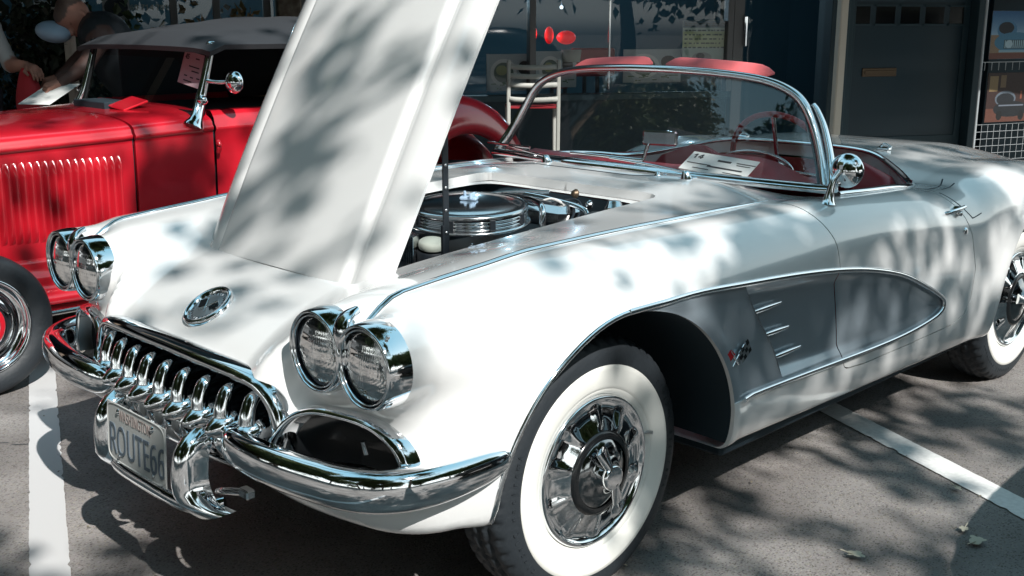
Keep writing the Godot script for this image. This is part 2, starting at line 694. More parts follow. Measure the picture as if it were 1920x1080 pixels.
# surface nets over the half x > 0
func net_half() -> Dictionary:
	var h := PAINT_CELL
	var B := 4
	var org := Vector3(-h * 1.5, 0.225, -3.93)
	var nx := 68
	var ny := 56
	var nz := 320
	var nb := Vector3i(nx / B, ny / B, nz / B)
	var sy := nx
	var sz := nx * ny
	var v := PackedFloat32Array()
	v.resize(nx * ny * nz)
	for bz in nb.z:
		for by in nb.y:
			for bx in nb.x:
				var c := org + Vector3(bx * B + 1.5, by * B + 1.5, bz * B + 1.5) * h
				var fc := field(c)
				if absf(fc) > h * 7.0:
					for k in B:
						for j in B:
							var o := (bz * B + k) * sz + (by * B + j) * sy + bx * B
							for i in B:
								v[o + i] = fc
				else:
					for k in B:
						for j in B:
							var o := (bz * B + k) * sz + (by * B + j) * sy + bx * B
							for i in B:
								v[o + i] = field(org + Vector3(bx * B + i, by * B + j, bz * B + k) * h)
	var id := PackedInt32Array()
	id.resize(v.size())
	id.fill(-1)
	var pos := PackedVector3Array()
	var off := [0, 1, sy, sy + 1, sz, sz + 1, sz + sy, sz + sy + 1]
	var corner := [Vector3(0, 0, 0), Vector3(1, 0, 0), Vector3(0, 1, 0), Vector3(1, 1, 0), Vector3(0, 0, 1), Vector3(1, 0, 1), Vector3(0, 1, 1), Vector3(1, 1, 1)]
	var edges := [[0, 1], [2, 3], [4, 5], [6, 7], [0, 2], [1, 3], [4, 6], [5, 7], [0, 4], [1, 5], [2, 6], [3, 7]]
	for z in nz - 1:
		for y in ny - 1:
			var o := z * sz + y * sy
			for x in nx - 1:
				var c0 := v[o + x]
				if absf(c0) > h * 6.0:
					continue
				var neg := 0
				for q in 8:
					if v[o + x + off[q]] < 0.0:
						neg += 1
				if neg == 0 or neg == 8:
					continue
				var acc := Vector3.ZERO
				var cnt := 0
				for e in edges:
					var a := v[o + x + off[e[0]]]
					var b := v[o + x + off[e[1]]]
					if (a < 0.0) != (b < 0.0):
						var ca: Vector3 = corner[e[0]]
						acc += ca.lerp(corner[e[1]], a / (a - b))
						cnt += 1
				id[o + x] = pos.size()
				pos.append(org + (Vector3(x, y, z) + acc / cnt) * h)
	var nrm := PackedVector3Array()
	nrm.resize(pos.size())
	for k in pos.size():
		var p := pos[k]
		for it in 2:
			var g := grad(p, 0.003)
			p -= g * (clampf(field(p), -h, h) / maxf(g.length_squared(), 0.3))
		pos[k] = p
		nrm[k] = grad(p, 0.006).normalized()
	var idx := PackedInt32Array()
	for z in range(1, nz - 1):
		for y in range(1, ny - 1):
			var o := z * sz + y * sy
			for x in range(1, nx - 1):
				var a := v[o + x]
				if absf(a) > h * 3.0:
					continue
				for ax in 3:
					var st: int = [1, sy, sz][ax]
					var b := v[o + x + st]
					if (a < 0.0) == (b < 0.0):
						continue
					var u: int = [sy, sz, 1][ax]
					var w: int = [sz, 1, sy][ax]
					var q := [id[o + x], id[o + x - u], id[o + x - u - w], id[o + x - w]]
					if q[0] < 0 or q[1] < 0 or q[2] < 0 or q[3] < 0:
						continue
					if a < 0.0:
						idx.append_array([q[0], q[2], q[1], q[0], q[3], q[2]])
					else:
						idx.append_array([q[0], q[1], q[2], q[0], q[2], q[3]])
	return {"p": pos, "n": nrm, "i": idx}

# keeps the part of a mesh where fn(point) is positive (and the rest), and the cut edges
func cut(m: Dictionary, fn: Callable) -> Array:
	var P: PackedVector3Array = m.p
	var N: PackedVector3Array = m.n
	var I: PackedInt32Array = m.i
	var s := PackedFloat32Array()
	s.resize(P.size())
	for k in P.size():
		s[k] = fn.call(P[k])
	var keep := {"p": P.duplicate(), "n": N.duplicate(), "i": PackedInt32Array()}
	var rest := {"p": P.duplicate(), "n": N.duplicate(), "i": PackedInt32Array()}
	var edge := {}
	var lips := []
	var ki := PackedInt32Array()
	var ri := PackedInt32Array()
	for t in I.size() / 3:
		var a := I[t * 3]
		var b := I[t * 3 + 1]
		var c := I[t * 3 + 2]
		var pa := s[a] > 0.0
		var pb := s[b] > 0.0
		var pc := s[c] > 0.0
		if pa and pb and pc:
			ki.append_array([a, b, c])
			continue
		if not (pa or pb or pc):
			ri.append_array([a, b, c])
			continue
		# turn the triangle so that a is alone on its side
		if pb == pc:
			pass
		elif pa == pc:
			var x := a
			a = b
			b = c
			c = x
		else:
			var x := c
			c = b
			b = a
			a = x
		var two := PackedInt32Array()
		for e in [b, c]:
			var key := mini(a, e) * 4000000 + maxi(a, e)
			if not edge.has(key):
				var k := s[a] / (s[a] - s[e])
				edge[key] = keep.p.size()
				var np := P[a].lerp(P[e], k)
				var nn := N[a].lerp(N[e], k).normalized()
				keep.p.append(np)
				keep.n.append(nn)
				rest.p.append(np)
				rest.n.append(nn)
			two.append(edge[key])
		var one := PackedInt32Array([a, two[0], two[1]])
		var other := PackedInt32Array([two[0], b, c, two[0], c, two[1]])
		if s[a] > 0.0:
			ki.append_array(one)
			ri.append_array(other)
		else:
			ri.append_array(one)
			ki.append_array(other)
		lips.append([keep.p[two[0]], keep.p[two[1]]])
	keep.i = ki
	rest.i = ri
	return [keep, rest, lips]

func joined(list: Array) -> Dictionary:
	var out := {"p": PackedVector3Array(), "n": PackedVector3Array(), "i": PackedInt32Array()}
	for m in list:
		var o: int = out.p.size()
		out.p.append_array(m.p)
		out.n.append_array(m.n)
		for k in m.i:
			out.i.append(k + o)
	return out

func mirrored(m: Dictionary) -> Dictionary:
	var out := {"p": PackedVector3Array(), "n": PackedVector3Array(), "i": PackedInt32Array()}
	for p in m.p:
		out.p.append(Vector3(-p.x, p.y, p.z))
	for p in m.n:
		out.n.append(Vector3(-p.x, p.y, p.z))
	for t in m.i.size() / 3:
		out.i.append_array([m.i[t * 3], m.i[t * 3 + 2], m.i[t * 3 + 1]])
	return out

func packed(m: Dictionary) -> ArrayMesh:
	# drops unused points
	var map := {}
	var p := PackedVector3Array()
	var n := PackedVector3Array()
	var i := PackedInt32Array()
	for k in m.i:
		if not map.has(k):
			map[k] = p.size()
			p.append(m.p[k])
			n.append(m.n[k])
		i.append(map[k])
	var arr := []
	arr.resize(Mesh.ARRAY_MAX)
	arr[Mesh.ARRAY_VERTEX] = p
	arr[Mesh.ARRAY_NORMAL] = n
	arr[Mesh.ARRAY_INDEX] = i
	var am := ArrayMesh.new()
	am.add_surface_from_arrays(Mesh.PRIMITIVE_TRIANGLES, arr)
	return am

# a flange along cut edges: every edge is drawn out by dir
func flange(lips: Array, dir: Callable) -> Dictionary:
	var out := {"p": PackedVector3Array(), "n": PackedVector3Array(), "i": PackedInt32Array()}
	for e in lips:
		var a: Vector3 = e[0]
		var b: Vector3 = e[1]
		if a.distance_squared_to(b) < 1e-10:
			continue
		var da: Vector3 = dir.call(a)
		var db: Vector3 = dir.call(b)
		var n := (b - a).cross(da).normalized()
		var o: int = out.p.size()
		for q in [a, b, b + db, a + da]:
			out.p.append(q)
			out.n.append(n)
		out.i.append_array([o, o + 2, o + 1, o, o + 3, o + 2])
	return out

# ------------------------------------------------------------------ the white car
func v2(list: Array) -> PackedVector2Array:
	var out := PackedVector2Array()
	for q in list:
		out.append(Vector2(q[0], q[1]))
	return out

func smooth_poly(list: Array, n: int) -> PackedVector2Array:
	var pts := []
	for q in list:
		pts.append(Vector3(q[0], q[1], 0))
	var out := PackedVector2Array()
	for p in cr(pts, n):
		out.append(Vector2(p.x, p.y))
	return out

func arch_d(p: Vector3, zc: float, rad: float) -> float:
	if p.x < 0.42 or p.y > 0.83:
		return 1.0
	var z := p.z - zc
	if p.y < 0.335:
		return absf(z) - rad
	return sqrt(z * z + (p.y - 0.335) * (p.y - 0.335)) - rad

var door_poly := PackedVector2Array()
var cove_poly := PackedVector2Array()
var step_line := [Vector2(-0.455, 0.80), Vector2(-0.483, 0.752), Vector2(-0.528, 0.677), Vector2(-0.619, 0.560), Vector2(-0.686, 0.447), Vector2(-0.72, 0.40)]

func step_d(p: Vector3) -> float:
	# positive ahead of the step
	var z := curve([0.40, 0.447, 0.56, 0.677, 0.752, 0.80], [-0.715, -0.686, -0.619, -0.528, -0.483, -0.457], p.y)
	return p.z - z

func cove_in(p: Vector3) -> float:
	return maxf(-poly_sd(cove_poly, Vector2(p.z, p.y)), 0.0)

func cove_depth(p: Vector3, behind: bool) -> float:
	var e := sstep(0.0, 0.05, cove_in(p))
	if behind:
		return 0.004 + e * lerpf(0.034, 0.012, sstep(-0.5, -1.4, p.z))
	return 0.004 + e * 0.006

func sunk(m: Dictionary, behind: bool) -> Dictionary:
	var out := {"p": m.p.duplicate(), "n": m.n.duplicate(), "i": m.i}
	var used_ := {}
	for k in m.i:
		used_[k] = true
	for k in used_:
		var p: Vector3 = m.p[k]
		var d := cove_depth(p, behind)
		var e := 0.004
		var dy := (cove_depth(p + Vector3(0, e, 0), behind) - cove_depth(p - Vector3(0, e, 0), behind)) / (2 * e)
		var dz := (cove_depth(p + Vector3(0, 0, e), behind) - cove_depth(p - Vector3(0, 0, e), behind)) / (2 * e)
		out.p[k] = p - Vector3(d, 0, 0)
		out.n[k] = (m.n[k] + Vector3(0, dy, dz)).normalized()
	return out

func outside_cove(lips: Array) -> Array:
	var out := []
	for e in lips:
		if poly_sd(cove_poly, Vector2(e[0].z, e[0].y)) > 0.0 and poly_sd(cove_poly, Vector2(e[1].z, e[1].y)) > 0.0:
			out.append(e)
	return out

func side_pt(z: float, y: float, out := 0.0) -> Vector3:
	return Vector3(side_x(y, z) + out, y, z)

func build_white_car() -> void:
	make_tables()
	var car := thing("convertible_car", "white open two-seater with its bonnet raised, silver side coves and whitewall tyres", "car")
	door_poly = v2([[-0.88, 1.0], [-0.90, 0.935], [-0.915, 0.895], [-0.947, 0.82], [-0.964, 0.736], [-1.012, 0.46], [-1.018, 0.425], [-1.032, 0.408], [-1.055, 0.401], [-1.16, 0.394], [-1.45, 0.395], [-1.78, 0.402], [-1.86, 0.425], [-1.90, 0.47], [-1.914, 0.587], [-1.873, 0.71], [-1.796, 0.824], [-1.73, 0.897], [-1.70, 1.0]])
	cove_poly = smooth_poly([[0.02, 0.779], [-0.231, 0.778], [-0.469, 0.766], [-0.738, 0.749], [-0.981, 0.725], [-1.183, 0.693], [-1.368, 0.648], [-1.53, 0.585], [-1.645, 0.532], [-1.68, 0.502], [-1.665, 0.474], [-1.597, 0.456], [-1.442, 0.441], [-1.258, 0.436], [-1.02, 0.438], [-0.63, 0.444], [-0.36, 0.444], [0.0, 0.444], [0.02, 0.46]], 5)
	var half := net_half()
	half = cut(half, func(p: Vector3) -> float: return p.x)[0]
	var white := []
	var lips := []
	var c := cut(half, func(p: Vector3) -> float: return arch_d(p, 0.0, 0.436))
	white.append(flange(c[2], func(p: Vector3) -> Vector3: return Vector3(-0.012, 0, 0)))
	c = cut(c[0], func(p: Vector3) -> float: return arch_d(p, -2.59, 0.462))
	white.append(flange(c[2], func(p: Vector3) -> Vector3: return Vector3(-0.04, 0, 0)))
	c = cut(c[0], func(p: Vector3) -> float:
		if p.y < 0.65:
			return 1.0
		var a := p.x - lerpf(0.400, 0.368, sstep(0.1, 0.42, p.z))
		var b := absf(p.z + 0.150) - 0.572
		return rint(a, b, 0.05))
	white.append(flange(c[2], func(p: Vector3) -> Vector3: return Vector3(-0.006, -0.028, 0.006 if p.z < -0.6 else 0.0)))
	var pit := v2([[-0.99, -0.1], [-0.99, 0.0], [-1.02, 0.35], [-1.09, 0.68], [-1.16, 0.735], [-1.30, 0.748], [-1.50, 0.745], [-1.66, 0.733], [-1.77, 0.705], [-1.89, 0.625], [-2.05, 0.48], [-2.16, 0.30], [-2.21, 0.12], [-2.215, 0.0], [-2.215, -0.1]])
	c = cut(c[0], func(p: Vector3) -> float: return poly_sd(pit, Vector2(p.z, p.x)) if p.y > 0.6 else 1.0)
	white.append(flange(c[2], func(p: Vector3) -> Vector3: return Vector3(-0.004, -0.05, 0.0)))
	c = cut(c[0], func(p: Vector3) -> float: return rint(p.x - 0.425, absf(p.y - 0.545) - 0.112, 0.085) if p.z > 0.5 else 1.0)
	white.append(flange(c[2], func(p: Vector3) -> Vector3: return Vector3(0, 0, -0.06)))
	c = cut(c[0], func(p: Vector3) -> float:
		if p.z < 0.45:
			return 1.0
		var q := Vector2(pow(absf(p.x - 0.620) / 0.180, 2.67), pow(maxf(p.y - 0.455, 0.0) / 0.165, 3.23))
		return maxf((q.x + q.y - 1.0) * 0.08, 0.45 - p.y))
	# doors
	var d := cut(c[0], func(p: Vector3) -> float: return maxf(poly_sd(door_poly, Vector2(p.z, p.y)), 0.70 - p.x) - 0.0022)
	var e := cut(d[1], func(p: Vector3) -> float: return -maxf(poly_sd(door_poly, Vector2(p.z, p.y)), 0.70 - p.x) - 0.0022)
	white.append(flange(outside_cove(d[2]), func(p: Vector3) -> Vector3: return Vector3(-0.02, 0, 0)))
	var cove_fn := func(p: Vector3) -> float: return poly_sd(cove_poly, Vector2(p.z, p.y)) if p.x > 0.7 else 1.0
	var step_fn := func(p: Vector3) -> float: return step_d(p)
	var b := cut(d[0], cove_fn)
	white.append(b[0])
	white.append(flange(b[2], func(p: Vector3) -> Vector3: return Vector3(-0.008, 0, 0)))
	var cf := cut(b[1], step_fn)
	var front_cove := sunk(cf[0], false)
	var rear_cove := sunk(cf[1], true)
	var step_flange := flange(cf[2], func(p: Vector3) -> Vector3: return Vector3(-0.05, 0, 0))
	for k in step_flange.p.size():
		if step_flange.p[k].x > 0.0:
			step_flange.p[k].x -= 0.006
	var db := cut(e[0], cove_fn)
	var door_white := joined([db[0], flange(db[2], func(p: Vector3) -> Vector3: return Vector3(-0.008, 0, 0)), flange(outside_cove(e[2]), func(p: Vector3) -> Vector3: return Vector3(-0.02, 0, 0))])
	var door_cove := sunk(db[1], true)
	var left_body := joined(white)
	put(car, "body", packed(joined([left_body, mirrored(left_body)])), M.white_paint)
	for s in 2:
		var fix := func(m: Dictionary) -> Dictionary: return m if s == 0 else mirrored(m)
		put(car, "cove_panel", packed(fix.call(joined([front_cove, step_flange]))), M.cove_silver)
		put(car, "cove_panel", packed(fix.call(rear_cove)), M.cove_silver)
		var dr := put(car, "door", packed(fix.call(door_white)), M.white_paint)
		put(dr, "cove_panel", packed(fix.call(door_cove)), M.cove_silver)
		var sx := 1.0 if s == 0 else -1.0
		car_side(car, dr, sx)
	var ub := begin()
	box(ub, Vector3(0, 0.265, -1.30), Vector3(1.62, 0.05, 1.60), 0.01)
	box(ub, Vector3(0, 0.285, -0.05), Vector3(0.86, 0.06, 1.10), 0.01)
	box(ub, Vector3(0, 0.285, -2.75), Vector3(0.86, 0.06, 1.50), 0.01)
	box(ub, Vector3(0, 0.42, 0.54), Vector3(0.80, 0.03, 0.16), 0.01)
	put(car, "underbody", done(ub), M.bay_dark)
	car_inside(car)
	car_front(car)
	car_hood(car)
	car_glass(car)
	car_engine(car)
	var w0 := wheel(car)
	w0.position = Vector3(0.697, 0.338, 0.0)
	for q in [[-0.697, 0.0], [0.722, -2.59], [-0.722, -2.59]]:
		var w := w0.duplicate()
		w.name = sub_name(car, "wheel")
		car.add_child(w, true)
		w.position = Vector3(q[0], 0.338, q[1])
		if q[0] < 0:
			w.rotation.y = PI
		w.rotate_object_local(Vector3.RIGHT, 0.9 if q[1] < -1 else 0.4)

func flip(p: Vector3, s: float) -> Vector3:
	return Vector3(p.x * s, p.y, p.z)

func car_side(car: Node3D, door: Node3D, s: float) -> void:
	# bright strip round the cove
	var pts := PackedVector3Array()
	for q in cove_poly:
		if arch_d(Vector3(0.8, q.y, q.x), 0.0, 0.432) > 0.0 and q.x < 0.06:
			pts.append(flip(side_pt(q.x, q.y, 0.003), s))
	var st := begin()
	sweep(st, pts, circle(0.0085, 8, 0.0065), Vector3(s, 0, 0))
	put(car, "cove_trim", done(st), M.chrome)
	st = begin()
	var am := PackedVector3Array()
	for k in 41:
		var a := lerpf(-0.05, 2.72, k / 40.0)
		var z := -cos(a) * 0.443 if false else cos(PI - a) * -0.443
		var y := 0.335 + sin(a) * 0.443
		z = cos(a) * 0.443
		if z < -0.02:
			break
		am.append(flip(side_pt(z, y, 0.002), s))
	sweep(st, am, circle(0.0075, 8, 0.006), Vector3(s, 0, 0))
	put(car, "arch_moulding", done(st), M.chrome)
	# three spears behind the step
	for q in [[-0.515, 0.668, -0.68, 0.674], [-0.577, 0.593, -0.722, 0.596], [-0.627, 0.516, -0.79, 0.523]]:
		st = begin()
		var path := PackedVector3Array()
		for k in 9:
			var t := k / 8.0
			var z: float = lerpf(q[0], q[2], t)
			var y: float = lerpf(q[1], q[3], t)
			path.append(flip(side_pt(z, y, -cove_depth(Vector3(0.88, y, z), true) + 0.012), s))
		sweep(st, path, circle(0.008, 8, 0.006), Vector3(s, 0, 0), false, func(t: float) -> Vector2: return Vector2.ONE * (0.45 + 0.55 * sin(PI * clampf(t * 0.9 + 0.06, 0, 1))))
		put(car, "cove_spear", done(st), M.chrome)
	# crossed flags badge
	var bz := -0.435
	var by := 0.573
	var bx := side_x(by, bz) - 0.006
	var badge := put(car, "flag_badge", tube_mesh([Vector3(s * bx, by - 0.026, bz - 0.012), Vector3(s * bx, by + 0.022, bz + 0.03)], 0.0028, 6, 1), M.chrome)
	put(badge, "flag_pole", tube_mesh([Vector3(s * bx, by - 0.026, bz + 0.016), Vector3(s * bx, by + 0.026, bz - 0.034)], 0.0028, 6, 1), M.chrome)
	st = begin()
	var fl := func(a: float, b: float) -> Vector3: return Vector3(s * (bx + 0.002), by + b, bz + a)
	flat_poly(st, PackedVector3Array([fl.call(0.008, 0.008), fl.call(0.028, 0.024), fl.call(0.062, 0.006), fl.call(0.044, -0.020)]), Vector3(s, 0, 0), 0.003)
	put(badge, "red_flag", done(st), M.red_enamel)
	for col in 2:
		st = begin()
		for i in 4:
			for j in 3:
				if (i + j) % 2 == col:
					var o := Vector2(-0.016, -0.004) + Vector2(-0.0105, 0.0075) * i + Vector2(-0.0065, -0.0115) * j
					var u := Vector2(-0.0105, 0.0075)
					var v := Vector2(-0.0065, -0.0115)
					flat_poly(st, PackedVector3Array([fl.call(o.x + 0.008, o.y + 0.012), fl.call(o.x + u.x + 0.008, o.y + u.y + 0.012), fl.call(o.x + u.x + v.x + 0.008, o.y + u.y + v.y + 0.012), fl.call(o.x + v.x + 0.008, o.y + v.y + 0.012)]), Vector3(s, 0, 0), 0.003)
		put(badge, "checked_flag", done(st), M.black_gloss if col else M.chrome)
	# wing top strip
	st = begin()
	var path2 := PackedVector3Array()
	for k in 53:
		var z := lerpf(0.640, -0.909, k / 52.0)
		path2.append(Vector3(s * 0.657, top_y(0.657, z) + 0.002, z))
	sweep(st, path2, circle(0.010, 8, 0.007), Vector3.UP, false, func(t: float) -> Vector2: return Vector2.ONE * (1.0 if t < 0.85 else lerpf(1.0, 0.25, (t - 0.85) / 0.15)))
	put(car, "wing_trim", done(st), M.chrome)
	# door handle and lock
	var hz := -1.745
	var hx := side_x(0.815, hz)
	st = begin()
	sweep(st, cr([Vector3(s * hx, 0.806, hz + 0.055), Vector3(s * (hx + 0.018), 0.814, hz + 0.045), Vector3(s * (hx + 0.024), 0.819, hz), Vector3(s * (hx + 0.024), 0.822, hz - 0.055)], 5), circle(0.006, 8, 0.008), Vector3(s, 0, 0))
	box(st, Vector3(s * (hx + 0.008), 0.814, hz - 0.035), Vector3(0.03, 0.02, 0.03), 0.006)
	lathe(st, [[0.0, 0.026], [0.009, 0.025], [0.010, 0.0], [0.010, -0.01]], Vector3(s * hx, 0.800, hz - 0.034), Vector3(s, 0, 0), 14)
	put(door, "handle", done(st), M.chrome)
	put(door, "lock", lathe_mesh([[0.0, 0.006], [0.010, 0.006], [0.013, 0.0], [0.013, -0.01]], side_pt(-1.815, 0.735) * Vector3(s, 1, 1), Vector3(s, 0, 0), 16), M.chrome)
	# bumper wing
	st = begin()
	var bp := cr([Vector3(s * 0.295, 0.500, 0.752), Vector3(s * 0.36, 0.502, 0.772), Vector3(s * 0.46, 0.504, 0.778), Vector3(s * 0.56, 0.505, 0.772), Vector3(s * 0.65, 0.505, 0.756), Vector3(s * 0.72, 0.505, 0.738), Vector3(s * 0.782, 0.506, 0.705), Vector3(s * 0.826, 0.508, 0.650), Vector3(s * 0.852, 0.511, 0.575), Vector3(s * 0.862, 0.514, 0.50), Vector3(s * 0.865, 0.517, 0.445), Vector3(s * 0.866, 0.520, 0.402)], 5)
	var sec := PackedVector2Array()
	for k in 24:
		var t := TAU * k / 24.0
		sec.append(Vector2(signf(cos(t)) * pow(absf(cos(t)), 0.8) * 0.033, signf(sin(t)) * pow(absf(sin(t)), 0.8) * 0.046))
	sweep(st, bp, sec, Vector3.UP, false, func(t: float) -> Vector2: return Vector2(curve([0.0, 0.03, 0.10, 0.2, 0.6, 0.85, 0.97, 1.0], [0.35, 0.75, 0.95, 1.0, 1.0, 0.75, 0.50, 0.28], t), curve([0.0, 0.03, 0.10, 0.2, 0.6, 0.85, 0.97, 1.0], [0.35, 0.75, 0.95, 1.0, 1.02, 0.80, 0.52, 0.28], t)))
	put(car, "bumper_wing", done(st), M.chrome)
	# air outlet under the lamps: bright lip standing proud and dark throat
	var ring := func(f: float, dz: float) -> PackedVector3Array:
		var row := PackedVector3Array()
		for k in 33:
			var t := PI * k / 32.0
			var x := 0.620 - 0.180 * f * signf(cos(t)) * pow(absf(cos(t)), 0.75)
			var y := 0.455 + 0.165 * f * pow(sin(t), 0.62)
			row.append(Vector3(s * x, y, front_z(minf(x, 0.80), clampf(y, 0.5, 0.63)) + dz))
		return row
	st = begin()
	skin(st, [ring.call(1.05, -0.006), ring.call(1.055, 0.010), ring.call(1.04, 0.022), ring.call(1.0, 0.030), ring.call(0.965, 0.026), ring.call(0.945, 0.012), ring.call(0.93, -0.03)])
	put(car, "outlet_lip", done(st), M.chrome)
	st = begin()
	skin(st, [ring.call(0.95, -0.01), ring.call(0.90, -0.06), ring.call(0.75, -0.12), ring.call(0.4, -0.15)])
	fan(st, ring.call(0.4, -0.15))
	put(car, "outlet_throat", done(st), M.black_gloss)
	put(car, "outlet_bolt", tube_mesh([Vector3(s * 0.61, 0.575, 0.60), Vector3(s * 0.61, 0.600, 0.612)], 0.006, 8, 1), M.chrome)
	put(car, "outlet_bolt", tube_mesh([Vector3(s * 0.625, 0.515, 0.605), Vector3(s * 0.622, 0.545, 0.61)], 0.007, 8, 1), M.chrome)
	# wheel well liners
	for zc in [0.0, -2.59]:
		st = begin()
		var rows := []
		for i in 2:
			var row := PackedVector3Array()
			for k in 25:
				var t := lerpf(-0.04, PI + 0.04, k / 24.0)
				var rr := (0.4375 if zc > -1.0 else 0.4635) + 0.02 * i
				var y := 0.335 + sin(t) * rr
				var z: float = zc + cos(t) * rr
				row.append(Vector3(s * (0.46 if i else side_x(maxf(y, 0.34), z) - 0.008), y, z))
			rows.append(row)
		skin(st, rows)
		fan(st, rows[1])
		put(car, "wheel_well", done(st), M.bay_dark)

func lamp_pair(car: Node3D, s: float) -> void:
	var bz := put(car, "headlight_bezel", bezel_mesh(s), M.chrome)
	for q in [[0.568, 0.686], [0.736, 0.684]]:
		var x: float = q[0] * s
		var z: float = q[1]
		var st := begin()
		# lens: domed, with upright flutes
		var rows := []
		for i in 23:
			var row := PackedVector3Array()
			var rr := 0.0760 * i / 22.0
			for k in 120:
				var t := TAU * k / 120.0
				var px := cos(t) * rr
				var py := sin(t) * rr
				var dome := 0.016 * (1.0 - pow(rr / 0.0760, 2.0))
				var fl := 0.00045 * sin(px * 1050.0) * (1.0 if py < 0.015 else 0.4) + 0.00015 * sin(py * 400.0)
				row.append(Vector3(x + px, 0.757 + py, z - 0.004 + dome + (fl if i < 21 else 0.0)))
			rows.append(row)
		var rim := PackedVector3Array()
		for p in rows[22]:
			rim.append(p - Vector3(0, 0, 0.005))
		skin(st, rows, false, true)
		skin(st, [rows[22], rim], false, true)
		fan(st, rim)
		var lens := put(car, "headlight", done(st), M.lens_glass)
		put(lens, "lens_gasket", lathe_mesh([[0.0755, 0.003], [0.0775, 0.0], [0.0815, -0.004], [0.0815, -0.012]], Vector3(x, 0.757, z), Vector3(0, 0, 1), 40), M.black_satin)
		put(lens, "reflector", lathe_mesh([[0.075, -0.006], [0.068, -0.026], [0.056, -0.046], [0.040, -0.062], [0.022, -0.072], [0.014, -0.074], [0.013, -0.030], [0.010, -0.024], [0.0, -0.022]], Vector3(x, 0.757, z), Vector3(0, 0, 1), 40), M.lamp_bowl)

func bezel_mesh(s: float) -> ArrayMesh:
	var st := begin()
	for q in [[0.568, 0.686], [0.736, 0.684]]:
		# ring that holds the lens
		lathe(st, [[0.0805, 0.003], [0.0793, 0.0068], [0.0776, 0.0062], [0.0768, 0.001]], Vector3(q[0] * s, 0.757, q[1]), Vector3(0, 0, 1), 56)
		lathe(st, [[0.0945, -0.048], [0.0950, -0.028], [0.0930, -0.006], [0.0900, 0.007], [0.0875, 0.0105], [0.085, 0.009], [0.0835, 0.003], [0.0825, -0.012], [0.0755, -0.014], [0.0755, -0.02]], Vector3(q[0] * s, 0.757, q[1]), Vector3(0, 0, 1), 56)
	# the peak between the two lamps
	sweep(st, cr([Vector3(s * 0.657, 0.857, 0.640), Vector3(s * 0.656, 0.850, 0.662), Vector3(s * 0.654, 0.832, 0.680), Vector3(s * 0.652, 0.806, 0.686), Vector3(s * 0.652, 0.782, 0.684)], 6), circle(0.013, 12, 0.009), Vector3(0, 0.3, 1), false, func(t: float) -> Vector2: return Vector2(lerpf(0.75, 1.9, sin(PI * clampf(t * 0.85, 0, 1))), 1.0))
	sphere(st, Vector3(s * 0.80, 0.832, 0.674), Vector3(0.005, 0.005, 0.005), 8, 6)
	return done(st)

